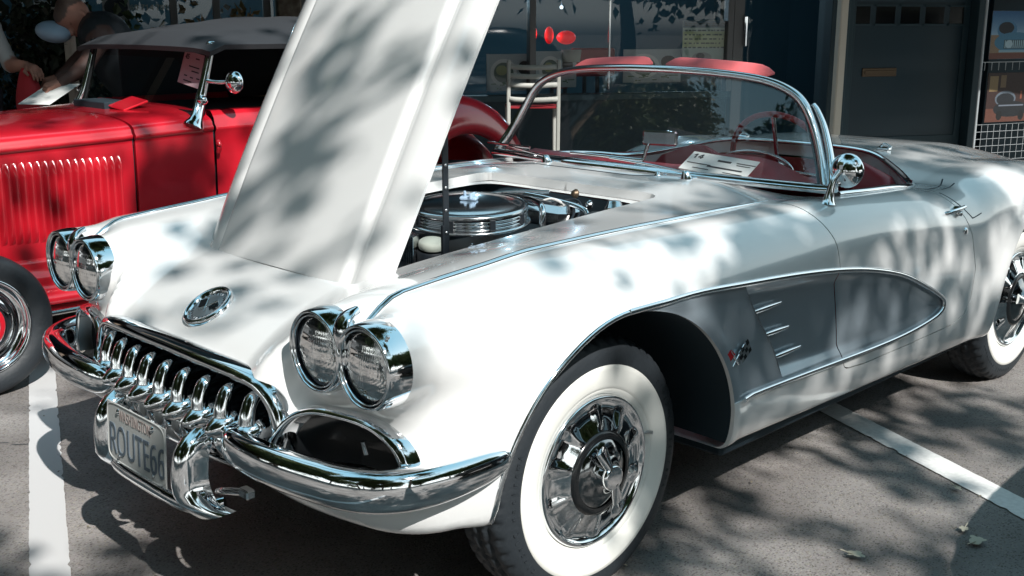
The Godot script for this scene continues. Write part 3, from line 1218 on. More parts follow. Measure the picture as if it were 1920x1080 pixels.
func car_front(car: Node3D) -> void:
	mat("lamp_bowl", lin(0.80, 0.78, 0.74), 0.22, 1.0)
	for s in [1.0, -1.0]:
		lamp_pair(car, s)
	# mouth: bright surround, dark inside, nine teeth
	var path := []
	for q in [[-0.440, 0.455], [-0.447, 0.52], [-0.432, 0.592], [-0.385, 0.640], [-0.30, 0.656], [-0.15, 0.660], [0.0, 0.661], [0.15, 0.660], [0.30, 0.656], [0.385, 0.640], [0.432, 0.592], [0.447, 0.52], [0.440, 0.455]]:
		path.append(Vector3(q[0], q[1], 0.722 - 0.10 * pow(absf(q[0]) / 0.44, 4.0) * 0.35 + (0.66 - q[1]) * 0.10))
	var st := begin()
	var sec := PackedVector2Array()
	for k in 14:
		var t := TAU * k / 14.0
		sec.append(Vector2(cos(t) * 0.020, sin(t) * 0.032))
	sweep(st, cr(path, 6), sec, Vector3(0, 0, 1))
	put(car, "grille_surround", done(st), M.chrome)
	st = begin()
	var rows := []
	for i in 5:
		var row := PackedVector3Array()
		var f := 1.0 - 0.06 * i
		for k in 40:
			var t := TAU * k / 40.0
			var x := signf(cos(t)) * pow(absf(cos(t)), 0.5) * 0.45 * f
			var y := 0.535 + signf(sin(t)) * pow(absf(sin(t)), 0.5) * 0.125 * f
			row.append(Vector3(x, y, 0.73 - 0.035 * pow(absf(x) / 0.44, 4.0) - 0.055 * i))
		rows.append(row)
	skin(st, rows, false, true)
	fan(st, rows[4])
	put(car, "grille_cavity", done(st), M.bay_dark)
	for k in 9:
		var x := -0.355 + 0.08875 * k
		var bow := 0.030 * pow(absf(x) / 0.36, 2.0)
		st = begin()
		var tp := cr([Vector3(x, 0.596, 0.560), Vector3(x, 0.606, 0.64), Vector3(x, 0.611, 0.715 - bow), Vector3(x, 0.603, 0.748 - bow), Vector3(x, 0.575, 0.762 - bow), Vector3(x, 0.548, 0.766 - bow)], 5)
		sweep(st, tp, circle(0.0195, 12, 0.0195), Vector3(0, 0.7, 0.7), false, func(t: float) -> Vector2: return Vector2.ONE * curve([0.0, 0.3, 0.6, 0.75, 1.0], [0.4, 0.7, 1.0, 1.05, 1.2], t))
		# the pointed boss and its foot
		lathe(st, [[0.0, 0.068], [0.009, 0.064], [0.021, 0.048], [0.031, 0.024], [0.036, 0.0], [0.037, -0.03], [0.032, -0.07], [0.02, -0.10]], Vector3(x, 0.528, 0.748 - bow), Vector3(0, -0.15, 1.0), 20)
		sweep(st, cr([Vector3(x, 0.525, 0.752 - bow), Vector3(x, 0.49, 0.772 - bow), Vector3(x, 0.465, 0.766 - bow), Vector3(x, 0.440, 0.748 - bow)], 4), circle(0.024, 12, 0.018), Vector3(0, 0.3, 0.9), false, func(t: float) -> Vector2: return Vector2.ONE * lerpf(1.1, 0.75, t))
		put(car, "grille_tooth", done(st), M.chrome)
	# bar behind the teeth and the lower lip of the mouth
	st = begin()
	sweep(st, cr([Vector3(-0.43, 0.452, 0.70), Vector3(-0.25, 0.446, 0.735), Vector3(0, 0.444, 0.748), Vector3(0.25, 0.446, 0.735), Vector3(0.43, 0.452, 0.70)], 6), circle(0.022, 10, 0.03), Vector3.UP)
	put(car, "grille_bar", done(st), M.chrome)
	# guards either side of the number plate
	for s in [1.0, -1.0]:
		st = begin()
		rows = []
		for i in 13:
			var t := i / 12.0
			var y := lerpf(0.512, 0.312, t)
			var wd := curve([0.0, 0.06, 0.2, 0.6, 0.85, 1.0], [0.010, 0.024, 0.031, 0.036, 0.048, 0.066], t)
			var zf := curve([0.0, 0.1, 0.3, 0.6, 0.85, 1.0], [0.790, 0.826, 0.850, 0.858, 0.852, 0.818], t)
			var row := PackedVector3Array()
			for k in 13:
				var a := PI * k / 12.0
				var xx: float = s * (0.205 - cos(a) * wd * (1.0 if t < 0.8 else 1.0) + (0.018 * sstep(0.7, 1.0, t)))
				row.append(Vector3(xx, y - 0.010 * sstep(0.85, 1.0, t) * sin(a), zf - 0.075 * (1.0 - pow(sin(a), 0.6))))
			rows.append(row)
		skin(st, rows)
		put(car, "bumper_guard", done(st), M.chrome)
	st = begin()
	sweep(st, cr([Vector3(-0.27, 0.330, 0.760), Vector3(-0.20, 0.320, 0.815), Vector3(0, 0.318, 0.825), Vector3(0.20, 0.320, 0.815), Vector3(0.27, 0.330, 0.760)], 6), circle(0.012, 8, 0.020), Vector3.UP)
	put(car, "plate_bar", done(st), M.chrome)
	# number plate
	var plate := put(car, "number_plate", box_mesh(Vector3(0.305, 0.152, 0.004), 0.0015), M.plate_paint, Transform3D(Basis(Vector3.RIGHT, -0.05), Vector3(0, 0.432, 0.842)))
	st = begin()
	var rim := PackedVector3Array()
	for k in 32:
		var a := TAU * (k + 0.5) / 32.0
		rim.append(Vector3(signf(cos(a)) * pow(absf(cos(a)), 0.25) * 0.150, signf(sin(a)) * pow(absf(sin(a)), 0.25) * 0.0760, 0.002))
	sweep(st, rim, circle(0.0022, 6), Vector3(0, 0, 1), true)
	put(plate, "plate_rim", done(st), M.plate_paint)
	put(plate, "plate_lettering", text_mesh("ROUTE66", 0.098, 0.003, false), M.plate_ink, Transform3D(Basis().scaled(Vector3(0.72, 1.05, 1)), Vector3(0.006, -0.020, 0.003)))
	put(plate, "plate_state", text_mesh("WASHINGTON", 0.036, 0.002, false), M.plate_faded, Transform3D(Basis().scaled(Vector3(0.72, 1.0, 1)), Vector3(0, 0.050, 0.0025)))
	for x in [-0.089, 0.089]:
		put(plate, "plate_bolt", lathe_mesh([[0.0, 0.006], [0.005, 0.005], [0.008, 0.0]], Vector3(x, 0.0575, 0.002), Vector3(0, 0, 1), 10), M.chrome)
		put(plate, "plate_bolt", lathe_mesh([[0.0, 0.006], [0.004, 0.005], [0.006, 0.0]], Vector3(x, -0.0605, 0.002), Vector3(0, 0, 1), 10), M.steel_dull)
	# towing bracket under the valance
	st = begin()
	box(st, Vector3(0.295, 0.352, 0.715), Vector3(0.040, 0.024, 0.025), 0.004)
	tube(st, [Vector3(0.17, 0.318, 0.72), Vector3(0.22, 0.338, 0.73), Vector3(0.29, 0.352, 0.715)], 0.010)
	put(car, "bumper_bracket", done(st), M.worn_chrome)
	# round badge on the nose
	var nc := Vector3(0, 0.7385, front_top_z(0.7385))
	var nn := grad(nc, 0.01).normalized()
	var bd := put(car, "nose_badge", lathe_mesh([[0.070, -0.010], [0.070, 0.006], [0.066, 0.012], [0.060, 0.012], [0.056, 0.006], [0.054, 0.003]], nc, nn, 48), M.chrome)
	put(bd, "badge_dish", lathe_mesh([[0.055, 0.002], [0.030, 0.004], [0.0, 0.005]], nc, nn, 40), M.emblem_silver)
	var bx := Basis(Vector3.RIGHT, nn.cross(Vector3.RIGHT), nn)
	var pt := func(a: float, b: float) -> Vector3: return nc + bx * Vector3(a, b, 0.0075)
	put(bd, "flag_pole", tube_mesh([pt.call(-0.022, 0.022), pt.call(0.012, -0.022)], 0.0022, 6, 1), M.chrome)
	put(bd, "flag_pole", tube_mesh([pt.call(0.022, 0.022), pt.call(-0.012, -0.022)], 0.0022, 6, 1), M.chrome)
	st = begin()
	flat_poly(st, PackedVector3Array([pt.call(-0.005, 0.0), pt.call(-0.022, 0.020), pt.call(-0.044, 0.008), pt.call(-0.026, -0.014)]), nn, 0.004)
	put(bd, "red_flag", done(st), M.black_gloss)
	for col in 2:
		st = begin()
		for i in 3:
			for j in 3:
				if (i + j) % 2 == col:
					var o := Vector2(0.006, 0.0) + Vector2(0.0055, 0.0068) * i + Vector2(0.0072, -0.0046) * j
					flat_poly(st, PackedVector3Array([pt.call(o.x, o.y), pt.call(o.x + 0.0055, o.y + 0.0068), pt.call(o.x + 0.0127, o.y + 0.0022), pt.call(o.x + 0.0072, o.y - 0.0046)]), nn, 0.004)
		put(bd, "checked_flag", done(st), M.black_gloss if col else M.chrome)
	st = begin()
	for k in 26:
		var a := TAU * k / 26.0
		if absf(sin(a)) < 0.18:
			continue
		box(st, nc + bx * Vector3(cos(a) * 0.046, sin(a) * 0.046, 0.004), Vector3(0.0035, 0.007, 0.002), 0.0, bx * Basis(Vector3(0, 0, 1), a - PI * 0.5))
	put(bd, "badge_marks", done(st), M.chrome)

func front_top_z(y: float) -> float:
	var lo := 0.4
	var hi := 0.76
	for k in 22:
		var mid := (lo + hi) * 0.5
		if field(Vector3(0.0, y, mid)) < 0.0:
			lo = mid
		else:
			hi = mid
	return lo

func car_hood(car: Node3D) -> void:
	var a := deg_to_rad(61.0)
	var o := Vector3(0, 0.818, 0.432)
	var up := Vector3(0, sin(a), -cos(a))
	var nn := Vector3(0, cos(a), sin(a))
	var height := func(x: float, u: float) -> float:
		var X := absf(x)
		var h := -0.010 * pow(X / 0.29, 2.0) if X < 0.29 else -0.010
		h -= 0.020 * sstep(0.292, 0.312, X) - 0.006 * sstep(0.312, 0.335, X)
		h -= 0.030 * pow(clampf((X - 0.325) / 0.098, 0.0, 1.0), 2.2)
		return h + 0.012 * sin(PI * clampf(u / 1.14, 0, 1))
	var rows := []
	var inner := []
	var xs := [0.0, 0.04, 0.08, 0.12, 0.16, 0.2, 0.24, 0.265, 0.28, 0.29, 0.297, 0.304, 0.311, 0.318, 0.326, 0.34, 0.36, 0.38, 0.395, 0.408, 0.416, 0.421, 0.4225]
	var full := []
	for k in range(xs.size() - 1, 0, -1):
		full.append(-xs[k])
	full.append_array(xs)
	for i in 40:
		var u := 1.14 * i / 39.0
		var row := PackedVector3Array()
		var row2 := PackedVector3Array()
		var k := lerpf(0.985, 1.0, sstep(0.0, 0.3, u)) * (1.0 - 0.05 * pow(clampf((u - 1.04) / 0.1, 0, 1), 2.0))
		for x in full:
			row.append(o + Vector3(x * k, 0, 0) + up * u + nn * height.call(x, u))
			row2.append(o + Vector3(x * k * 0.995, 0, 0) + up * u + nn * (height.call(x, u) - 0.010))
		rows.append(row)
		inner.append(row2)
	var st := begin()
	skin(st, rows)
	var hood := put(car, "hood", done(st), M.white_paint)
	st = begin()
	skin(st, inner)
	var n: int = full.size()
	for e in [0, n - 1]:
		var l := []
		for i in 40:
			l.append(PackedVector3Array([rows[i][e], inner[i][e]]))
		skin(st, l)
	for i in [0, 39]:
		skin(st, [rows[i], inner[i]])
	# inner frame
	for x in [-0.33, 0.33]:
		box(st, o + Vector3(x, 0, 0) + up * 0.58 - nn * 0.055, Vector3(0.07, 0.98, 0.02), 0.006, Basis(Vector3.RIGHT, up, nn))
	put(hood, "hood_lining", done(st), M.white_paint)
	# stay
	st = begin()
	box(st, Vector3(0.300, 0.875, 0.078), Vector3(0.007, 0.57, 0.020), 0.002)
	box(st, Vector3(0.300, 0.72, 0.090), Vector3(0.010, 0.40, 0.006), 0.001)
	var stay := put(car, "hood_stay", done(st), M.black_satin)
	st = begin()
	for y in [0.84, 0.90, 0.96, 1.02, 1.08]:
		lathe(st, [[0.0, 0.002], [0.004, 0.002], [0.0045, 0.0]], Vector3(0.304, y, 0.080), Vector3(1, 0, 0), 8)
	put(stay, "stay_rivets", done(st), M.steel_dull)

func frame_pts() -> PackedVector3Array:
	# from the right foot over the top to the left foot
	var h := [Vector3(0.733, 0.945, -1.118), Vector3(0.700, 1.010, -1.150), Vector3(0.653, 1.105, -1.178), Vector3(0.600, 1.190, -1.188), Vector3(0.535, 1.235, -1.190), Vector3(0.434, 1.264, -1.183), Vector3(0.28, 1.280, -1.160), Vector3(0.12, 1.287, -1.140), Vector3(0.0, 1.288, -1.135)]
	var all := []
	for p in h:
		all.append(Vector3(-p.x, p.y, p.z))
	for k in range(h.size() - 2, -1, -1):
		all.append(h[k])
	return cr(all, 6)

func base_at(x: float, lift := 0.0) -> Vector3:
	var q := absf(x) / 0.733
	return Vector3(x, 0.958 - 0.014 * q * q + lift, -0.995 - 0.122 * pow(q, 2.2))

func car_glass(car: Node3D) -> void:
	var fp := frame_pts()
	var rows := []
	for p in fp:
		var b := base_at(p.x, 0.008)
		var row := PackedVector3Array()
		for k in 13:
			var t := k / 12.0
			row.append(b.lerp(p, t) + Vector3(0, 0, 1) * 0.012 * sin(PI * t) * (1.0 - pow(absf(p.x) / 0.75, 3.0)))
		rows.append(row)
	var st := begin()
	skin(st, rows)
	var inner := []
	for row in rows:
		var l := PackedVector3Array()
		for p in row:
			l.append(p - Vector3(0, 0.002, 0.0055))
		inner.append(l)
	skin(st, inner)
	put(car, "windscreen", done(st), M.glass)
	st = begin()
	var sec := PackedVector2Array()
	for k in 12:
		var t := TAU * k / 12.0
		sec.append(Vector2(cos(t) * 0.013, sin(t) * 0.019))
	sweep(st, fp, sec, Vector3(0, 0, 1))
	var frame := put(car, "windscreen_frame", done(st), M.worn_chrome)
	# second moulding on the pillars, outside the first
	for s in [1.0, -1.0]:
		st = begin()
		sweep(st, cr([flip(Vector3(0.757, 0.935, -1.125), s), flip(Vector3(0.722, 1.015, -1.165), s), flip(Vector3(0.676, 1.11, -1.196), s), flip(Vector3(0.640, 1.168, -1.206), s), flip(Vector3(0.622, 1.19, -1.206), s)], 6), circle(0.010, 8, 0.016), Vector3(0, 0, 1), false, func(t: float) -> Vector2: return Vector2.ONE * lerpf(1.3, 0.7, t))
		put(frame, "pillar_moulding", done(st), M.chrome)
	st = begin()
	var seal := PackedVector3Array()
	for p in fp:
		seal.append(p.lerp(Vector3(0, 1.08, -1.12), 0.032))
	sweep(st, seal, circle(0.006, 6), Vector3(0, 0, 1))
	put(frame, "frame_seal", done(st), M.black_satin)
	st = begin()
	var bp := PackedVector3Array()
	for k in 41:
		bp.append(base_at(lerpf(-0.745, 0.745, k / 40.0), -0.004) + Vector3(0, 0, 0.012))
	sweep(st, bp, circle(0.020, 10, 0.012), Vector3(0, 1, 0.5))
	put(frame, "base_moulding", done(st), M.chrome)
	# sun visors folded up over the top rail
	for s in [1.0, -1.0]:
		st = begin()
		var rows2 := []
		for i in 17:
			var t := i / 16.0
			var x := lerpf(0.03, 0.445, t)
			var rz := minf(1.0, minf(sqrt(clampf(t / 0.10, 0, 1)), sqrt(clampf((1.0 - t) / 0.14, 0, 1)))) 
			var c := Vector3(s * x, 1.302 - 0.022 * t * t, -1.205 - 0.045 * t * t)
			var row := PackedVector3Array()
			for k in 14:
				var a := TAU * k / 14.0
				row.append(c + Vector3(0, 0.82, -0.57) * cos(a) * 0.030 * maxf(rz, 0.12) + Vector3(0, 0.57, 0.82) * sin(a) * 0.006 * maxf(rz, 0.2))
			rows2.append(row)
		skin(st, rows2, false, true)
		fan(st, rows2[0])
		fan(st, rows2[16])
		put(car, "sun_visor", done(st), M.visor_red)
	# inside mirror on its stalk
	st = begin()
	tube(st, [Vector3(0.055, 0.955, -1.04), Vector3(0.058, 0.99, -1.06), Vector3(0.070, 1.055, -1.075)], 0.0065)
	sphere(st, Vector3(0.056, 0.957, -1.04), Vector3(0.022, 0.012, 0.022), 12, 6)
	var mir := put(car, "inside_mirror", done(st), M.worn_chrome)
	var ms := begin()
	box(ms, Vector3.ZERO, Vector3(0.125, 0.052, 0.022), 0.010)
	put(mir, "mirror_head", done(ms), M.chrome, Transform3D(Basis(Vector3.UP, 0.3), Vector3(0.110, 1.055, -1.08)))
	# wipers
	for q in [[0.316, -0.02], [-0.316, -0.60]]:
		st = begin()
		var p0 := base_at(q[0], -0.012) + Vector3(0, 0, 0.055)
		var p1 := base_at((q[0] + q[1]) * 0.52, 0.022) + Vector3(0, 0.0, 0.045)
		var p2 := base_at(q[1], 0.028) + Vector3(0, 0.0, 0.030)
		lathe(st, [[0.0, 0.030], [0.010, 0.028], [0.016, 0.012], [0.022, 0.0], [0.022, -0.01]], p0, Vector3(0, 1, 0.2), 16)
		tube(st, [p0 + Vector3(0, 0.022, 0), p1, p2], 0.0042, 6)
		var wp := put(car, "wiper", done(st), M.chrome)
		st = begin()
		var bl := PackedVector3Array()
		for k in 9:
			bl.append(base_at(lerpf(q[1] - 0.20, q[1] + 0.14, k / 8.0), 0.030) + Vector3(0, 0, 0.022))
		sweep(st, bl, circle(0.0035, 6, 0.006), Vector3.UP)
		put(wp, "wiper_blade", done(st), M.worn_chrome)
	put(car, "washer_nozzle", lathe_mesh([[0.0, 0.016], [0.007, 0.014], [0.008, 0.004], [0.013, 0.0], [0.013, -0.006]], Vector3(0.205, top_y(0.205, -0.95), -0.95), Vector3.UP, 14), M.chrome)
	# the air grille line in the cowl
	st = begin()
	for q in [[-0.60, 0.20, -0.905]]:
		var ln := PackedVector3Array()
		for k in 30:
			var x := lerpf(q[0], q[1], k / 29.0)
			var z: float = q[2] - 0.03 * pow(sstep(0.9, 1.0, k / 29.0), 1.0)
			ln.append(Vector3(x, top_y(absf(x), z) + 0.0005, z))
		sweep(st, ln, circle(0.0035, 6, 0.0012), Vector3.UP)
	put(car, "cowl_seam", done(st), M.bay_dark)

func car_inside(car: Node3D) -> void:
	var st := begin()
	# tub below the rim: sides, floor and back
	var rim := []
	var pit := [[-0.70, -1.06], [-0.74, -1.20], [-0.752, -1.35], [-0.75, -1.55], [-0.735, -1.70], [-0.66, -1.87], [-0.50, -2.04], [-0.32, -2.15], [0, -2.20], [0.32, -2.15], [0.50, -2.04], [0.66, -1.87], [0.735, -1.70], [0.75, -1.55], [0.752, -1.35], [0.74, -1.20], [0.70, -1.06]]
	for i in 3:
		var row := PackedVector3Array()
		for q in pit:
			var f: float = [1.0, 0.97, 0.90][i]
			row.append(Vector3(q[0] * f, [0.885, 0.78, 0.36][i], lerpf(-1.5, q[1], f)))
		rim.append(row)
	skin(st, rim)
	fan(st, rim[2])
	put(car, "cabin_lining", done(st), M.red_leather)
	# bright rim moulding
	st = begin()
	var pts := []
	for q in pit:
		if q[1] < -1.15:
			var ax := absf(q[0])
			pts.append(Vector3(q[0] * 0.985, minf(top_y(ax * 0.985 + 0.015, q[1]), 0.96) + 0.006, q[1]))
	sweep(st, cr(pts, 6), circle(0.015, 10, 0.010), Vector3.UP)
	put(car, "cabin_rim", done(st), M.chrome)
	# dashboard
	st = begin()
	var rows := []
	for k in 31:
		var x := lerpf(-0.70, 0.70, k / 30.0)
		var b := base_at(x)
		var hump := 0.055 * exp(-pow((x - 0.36) / 0.17, 4.0))
		rows.append(PackedVector3Array([b + Vector3(0, -0.02, -0.01), b + Vector3(0, -0.016, -0.06), b + Vector3(0, -0.012 + hump * 0.4, -0.13), b + Vector3(0, -0.004 + hump, -0.19), b + Vector3(0, -0.016 + hump, -0.235), b + Vector3(0, -0.05 + hump * 0.5, -0.255), b + Vector3(0, -0.20, -0.22)]))
	skin(st, rows)
	put(car, "dashboard", done(st), M.red_leather)
	st = begin()
	var hp := []
	for k in 13:
		var t := PI * k / 12.0
		hp.append(Vector3(0.36 - cos(t) * 0.155, 0.950 + sin(t) * 0.062, -1.285))
	tube(st, hp, 0.006, 6, 3)
	put(car, "instrument_hood_trim", done(st), M.worn_chrome)
	# steering wheel
	var c := Vector3(0.36, 0.945, -1.47)
	var ax := Vector3(0, 0.42, -1.0).normalized()
	var u := Vector3.RIGHT
	var v := ax.cross(u).normalized()
	st = begin()
	var ring := PackedVector3Array()
	for k in 48:
		var t := TAU * k / 48.0
		ring.append(c + u * cos(t) * 0.205 + v * sin(t) * 0.205)
	sweep(st, ring, circle(0.011, 8), ax, true)
	var sw := put(car, "steering_wheel", done(st), M.red_leather)
	st = begin()
	for t in [0.15, PI - 0.15, PI * 1.5]:
		tube(st, [c - ax * 0.03, c + (u * cos(t) + v * sin(t)) * 0.2], 0.008, 6, 1)
	lathe(st, [[0.0, 0.01], [0.03, 0.004], [0.034, -0.02], [0.02, -0.05], [0.02, -0.3]], c - ax * 0.02, ax, 20)
	put(sw, "spokes", done(st), M.worn_chrome)
	# seats
	for x in [0.36, -0.36]:
		st = begin()
		box(st, Vector3(x, 0.50, -1.62), Vector3(0.50, 0.16, 0.46), 0.05)
		var seat := put(car, "seat", done(st), M.red_leather)
		st = begin()
		var rs := []
		for i in 9:
			var t := i / 8.0
			var row := PackedVector3Array()
			for k in 20:
				var a := TAU * k / 20.0
				var w := 0.25 * pow(maxf(1.0 - pow(t, 5.0), 0.02), 0.5)
				row.append(Vector3(x + signf(cos(a)) * pow(absf(cos(a)), 0.5) * w, lerpf(0.5, 0.93, t), -1.86 - 0.10 * t + signf(sin(a)) * pow(absf(sin(a)), 0.6) * 0.065 * sqrt(maxf(1.0 - pow(t, 6.0), 0.02))))
			rs.append(row)
		skin(st, rs, false, true)
		fan(st, rs[8])
		put(seat, "backrest", done(st), M.red_leather)
	# fittings and seams of the rear deck
	for q in [[0.34, -2.27], [-0.34, -2.27]]:
		st = begin()
		var y := top_y(absf(q[0]), q[1])
		box(st, Vector3(q[0], y + 0.006, q[1]), Vector3(0.05 if absf(q[0]) < 0.5 else 0.03, 0.012, 0.03), 0.004)
		if absf(q[0]) < 0.5:
			tube(st, [Vector3(q[0] - 0.02, y + 0.01, q[1]), Vector3(q[0], y + 0.024, q[1]), Vector3(q[0] + 0.03, y + 0.012, q[1])], 0.005, 6)
		put(car, "deck_catch", done(st), M.chrome)
	for s in [1.0, -1.0]:
		for q in [[[0.742, -1.735], [0.752, -1.78], [0.750, -1.85], [0.728, -1.95], [0.700, -2.03]], [[0.775, -1.86], [0.768, -1.93], [0.758, -2.0]]]:
			var sp := []
			for w in q:
				sp.append(Vector3(w[0] * s, 0, w[1]))
			var on := PackedVector3Array()
			for w in cr(sp, 8):
				on.append(Vector3(w.x, top_y(absf(w.x), w.z) + 0.0004, w.z))
			st = begin()
			sweep(st, on, circle(0.0028, 6, 0.0010), Vector3.UP)
			put(car, "deck_seam", done(st), M.bay_dark)
		var fl := PackedVector3Array()
		for w in cr([Vector3(-1.79, 0.862, 0), Vector3(-1.835, 0.815, 0), Vector3(-1.875, 0.778, 0), Vector3(-1.89, 0.772, 0), Vector3(-1.96, 0.780, 0)], 6):
			fl.append(flip(side_pt(w.x, w.y, 0.0004), s))
		st = begin()
		sweep(st, fl, circle(0.0022, 6, 0.0010), Vector3(s, 0, 0))
		put(car, "flap_seam", done(st), M.bay_dark)
	# outside mirror, driver's side
	st = begin()
	var mb := Vector3(0.775, top_y(0.775, -1.065) - 0.004, -1.065)
	var stem := cr([mb, mb + Vector3(0.001, 0.03, -0.004), mb + Vector3(0.004, 0.07, -0.016), mb + Vector3(0.010, 0.098, -0.04)], 5)
	sweep(st, stem, circle(0.024, 14, 0.030), Vector3(0, 0, 1), false, func(t: float) -> Vector2: return Vector2.ONE * curve([0.0, 0.1, 0.35, 0.7, 1.0], [1.0, 0.8, 0.52, 0.40, 0.36], t))
	var mirror := put(car, "door_mirror", done(st), M.chrome)
	put(mirror, "mirror_shell", lathe_mesh([[0.0, 0.030], [0.018, 0.027], [0.036, 0.017], [0.050, 0.004], [0.0545, -0.006], [0.053, -0.012], [0.0, -0.012]], mb + Vector3(0.012, 0.098, -0.075), Vector3(0.10, 0.05, 1.0), 36), M.chrome)

func car_engine(car: Node3D) -> void:
	# bay walls
	var st := begin()
	var rows := []
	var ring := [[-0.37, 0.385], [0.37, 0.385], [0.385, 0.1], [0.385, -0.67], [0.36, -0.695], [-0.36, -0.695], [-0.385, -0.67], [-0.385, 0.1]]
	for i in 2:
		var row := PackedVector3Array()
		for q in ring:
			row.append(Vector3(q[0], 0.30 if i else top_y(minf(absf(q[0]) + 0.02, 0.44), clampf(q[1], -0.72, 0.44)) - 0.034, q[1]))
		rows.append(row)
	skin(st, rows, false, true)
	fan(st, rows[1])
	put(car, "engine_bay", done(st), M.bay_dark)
	st = begin()
	var shelf := []
	for i in 3:
		var row := PackedVector3Array()
		for k in 64:
			var a := TAU * (k + 0.5) / 64.0
			var f: float = [1.0, 0.965, 0.93][i]
			var x := signf(cos(a)) * pow(absf(cos(a)), 0.22) * 0.402
			var z := -0.150 + signf(sin(a)) * pow(absf(sin(a)), 0.22) * 0.574
			row.append(Vector3(x * f, top_y(0.41, z) - 0.026 - (0.004 if i == 2 else 0.0), -0.150 + (z + 0.150) * (1.0 - (1.0 - f) * 0.75)))
		shelf.append(row)
	skin(st, shelf, false, true)
	put(car, "bay_shelf", done(st), M.white_paint)
	st = begin()
	box(st, Vector3(0, 0.56, -0.25), Vector3(0.40, 0.36, 0.62), 0.04)
	box(st, Vector3(0, 0.745, -0.28), Vector3(0.22, 0.06, 0.40), 0.02)
	var eng := put(car, "engine_block", done(st), M.black_satin)
	# finned rocker covers
	for s in [1.0, -1.0]:
		st = begin()
		var bs := Basis(Vector3(0, 0, 1), -0.6 * s)
		box(st, Vector3(s * 0.215, 0.745, -0.24), Vector3(0.13, 0.05, 0.50), 0.012, bs)
		for k in 9:
			box(st, Vector3(s * 0.215, 0.745, -0.24) + bs * Vector3(-0.048 + 0.012 * k, 0.032, 0), Vector3(0.004, 0.018, 0.46), 0.001, bs)
		put(eng, "rocker_cover", done(st), M.worn_chrome)
	# air cleaner
	var ac := Vector3(-0.022, 0.905, -0.300)
	var an := Vector3(0.045, 1.0, 0.045).normalized()
	var ab := Basis(an.cross(Vector3(0, 0, 1)).normalized() * -1.0, an, Vector3.ZERO)
	ab.x = (Vector3.RIGHT - an * an.x).normalized()
	ab.z = ab.x.cross(ab.y)
	var lid := put(car, "air_cleaner_lid", lathe_mesh([[0.183, -0.020], [0.184, -0.012], [0.178, -0.007], [0.170, -0.006], [0.160, -0.008], [0.152, -0.004], [0.10, 0.001], [0.05, 0.004], [0.0, 0.005]], ac, an, 72), M.worn_chrome)
	st = begin()
	box(st, ac + an * 0.011, Vector3(0.055, 0.010, 0.026), 0.003, ab * Basis(Vector3.UP, 0.5))
	box(st, ac + an * 0.021 + ab.x * 0.016, Vector3(0.008, 0.018, 0.03), 0.002, ab * Basis(Vector3.UP, 0.3))
	box(st, ac + an * 0.021 - ab.x * 0.018, Vector3(0.008, 0.018, 0.02), 0.002, ab * Basis(Vector3.UP, 0.9))
	put(lid, "wing_nut", done(st), M.pale_blue)
	st = begin()
	var prof := []
	for k in 3:
		var y := -0.052 + 0.0105 * k
		prof.append_array([[0.172, y], [0.181, y + 0.0015], [0.182, y + 0.0045], [0.180, y + 0.007], [0.170, y + 0.008]])
	lathe(st, prof, ac, an, 72)
	put(lid, "air_cleaner_fins", done(st), M.chrome)
	for k in 9:
		var a := TAU * k / 9.0 + 0.35
		st = begin()
		box(st, ac + ab * Vector3(cos(a) * 0.1825, -0.036, sin(a) * 0.1825), Vector3(0.006, 0.032, 0.018), 0.001, ab * Basis(Vector3.UP, -a))
		put(lid, "fin_post", done(st), M.black_satin)
	put(lid, "air_cleaner_base", lathe_mesh([[0.09, -0.085], [0.186, -0.066], [0.193, -0.060], [0.190, -0.055], [0.16, -0.052]], ac, an, 72), M.worn_chrome)
	# filler cap, hoses, shielding and pipes
	st = begin()
	lathe(st, [[0.038, -0.012], [0.040, -0.006], [0.040, 0.006], [0.034, 0.011], [0.0, 0.012]], Vector3(0.075, 0.818, -0.065), Vector3(0.15, 1, 0.1), 28)
	put(car, "oil_filler_cap", done(st), M.board_pale)
	put(car, "oil_filler_neck", lathe_mesh([[0.040, -0.16], [0.044, -0.05], [0.046, -0.022], [0.043, -0.016]], Vector3(0.075, 0.818, -0.065), Vector3(0.15, 1, 0.1), 24), M.black_satin)
	for k in 8:
		put(eng, "cooling_fin", box_mesh(Vector3(0.004, 0.085, 0.05), 0.001), M.worn_chrome, Transform3D(Basis(Vector3.UP, 0.5), Vector3(-0.045 + 0.013 * k, 0.800, -0.055 + 0.004 * k)))
	put(car, "radiator_hose", tube_mesh([Vector3(0.08, 0.72, 0.05), Vector3(0.12, 0.765, 0.16), Vector3(0.16, 0.74, 0.27), Vector3(0.20, 0.69, 0.34)], 0.026, 12, 6), M.rubber)
	st = begin()
	box(st, Vector3(0, 0.62, 0.36), Vector3(0.62, 0.30, 0.05), 0.01)
	put(car, "radiator", done(st), M.black_satin)
	put(car, "ignition_shield_rail", tube_mesh([Vector3(-0.10, 0.893, -0.52), Vector3(0.02, 0.897, -0.505), Vector3(0.115, 0.897, -0.465), Vector3(0.160, 0.890, -0.437), Vector3(0.174, 0.860, -0.424), Vector3(0.176, 0.78, -0.42)], 0.010, 10), M.chrome)
	put(car, "ignition_shield_rail", tube_mesh([Vector3(-0.10, 0.893, -0.60), Vector3(0.05, 0.890, -0.59), Vector3(0.20, 0.880, -0.57), Vector3(0.245, 0.85, -0.555), Vector3(0.25, 0.77, -0.55)], 0.009, 8), M.chrome)
	st = begin()
	box(st, Vector3(0.04, 0.845, -0.585), Vector3(0.26, 0.07, 0.13), 0.02)
	put(car, "ignition_shield", done(st), M.worn_chrome)
	st = begin()
	box(st, Vector3(0.285, 0.80, -0.60), Vector3(0.10, 0.13, 0.10), 0.012)
	put(car, "relay_box", done(st), M.black_satin)
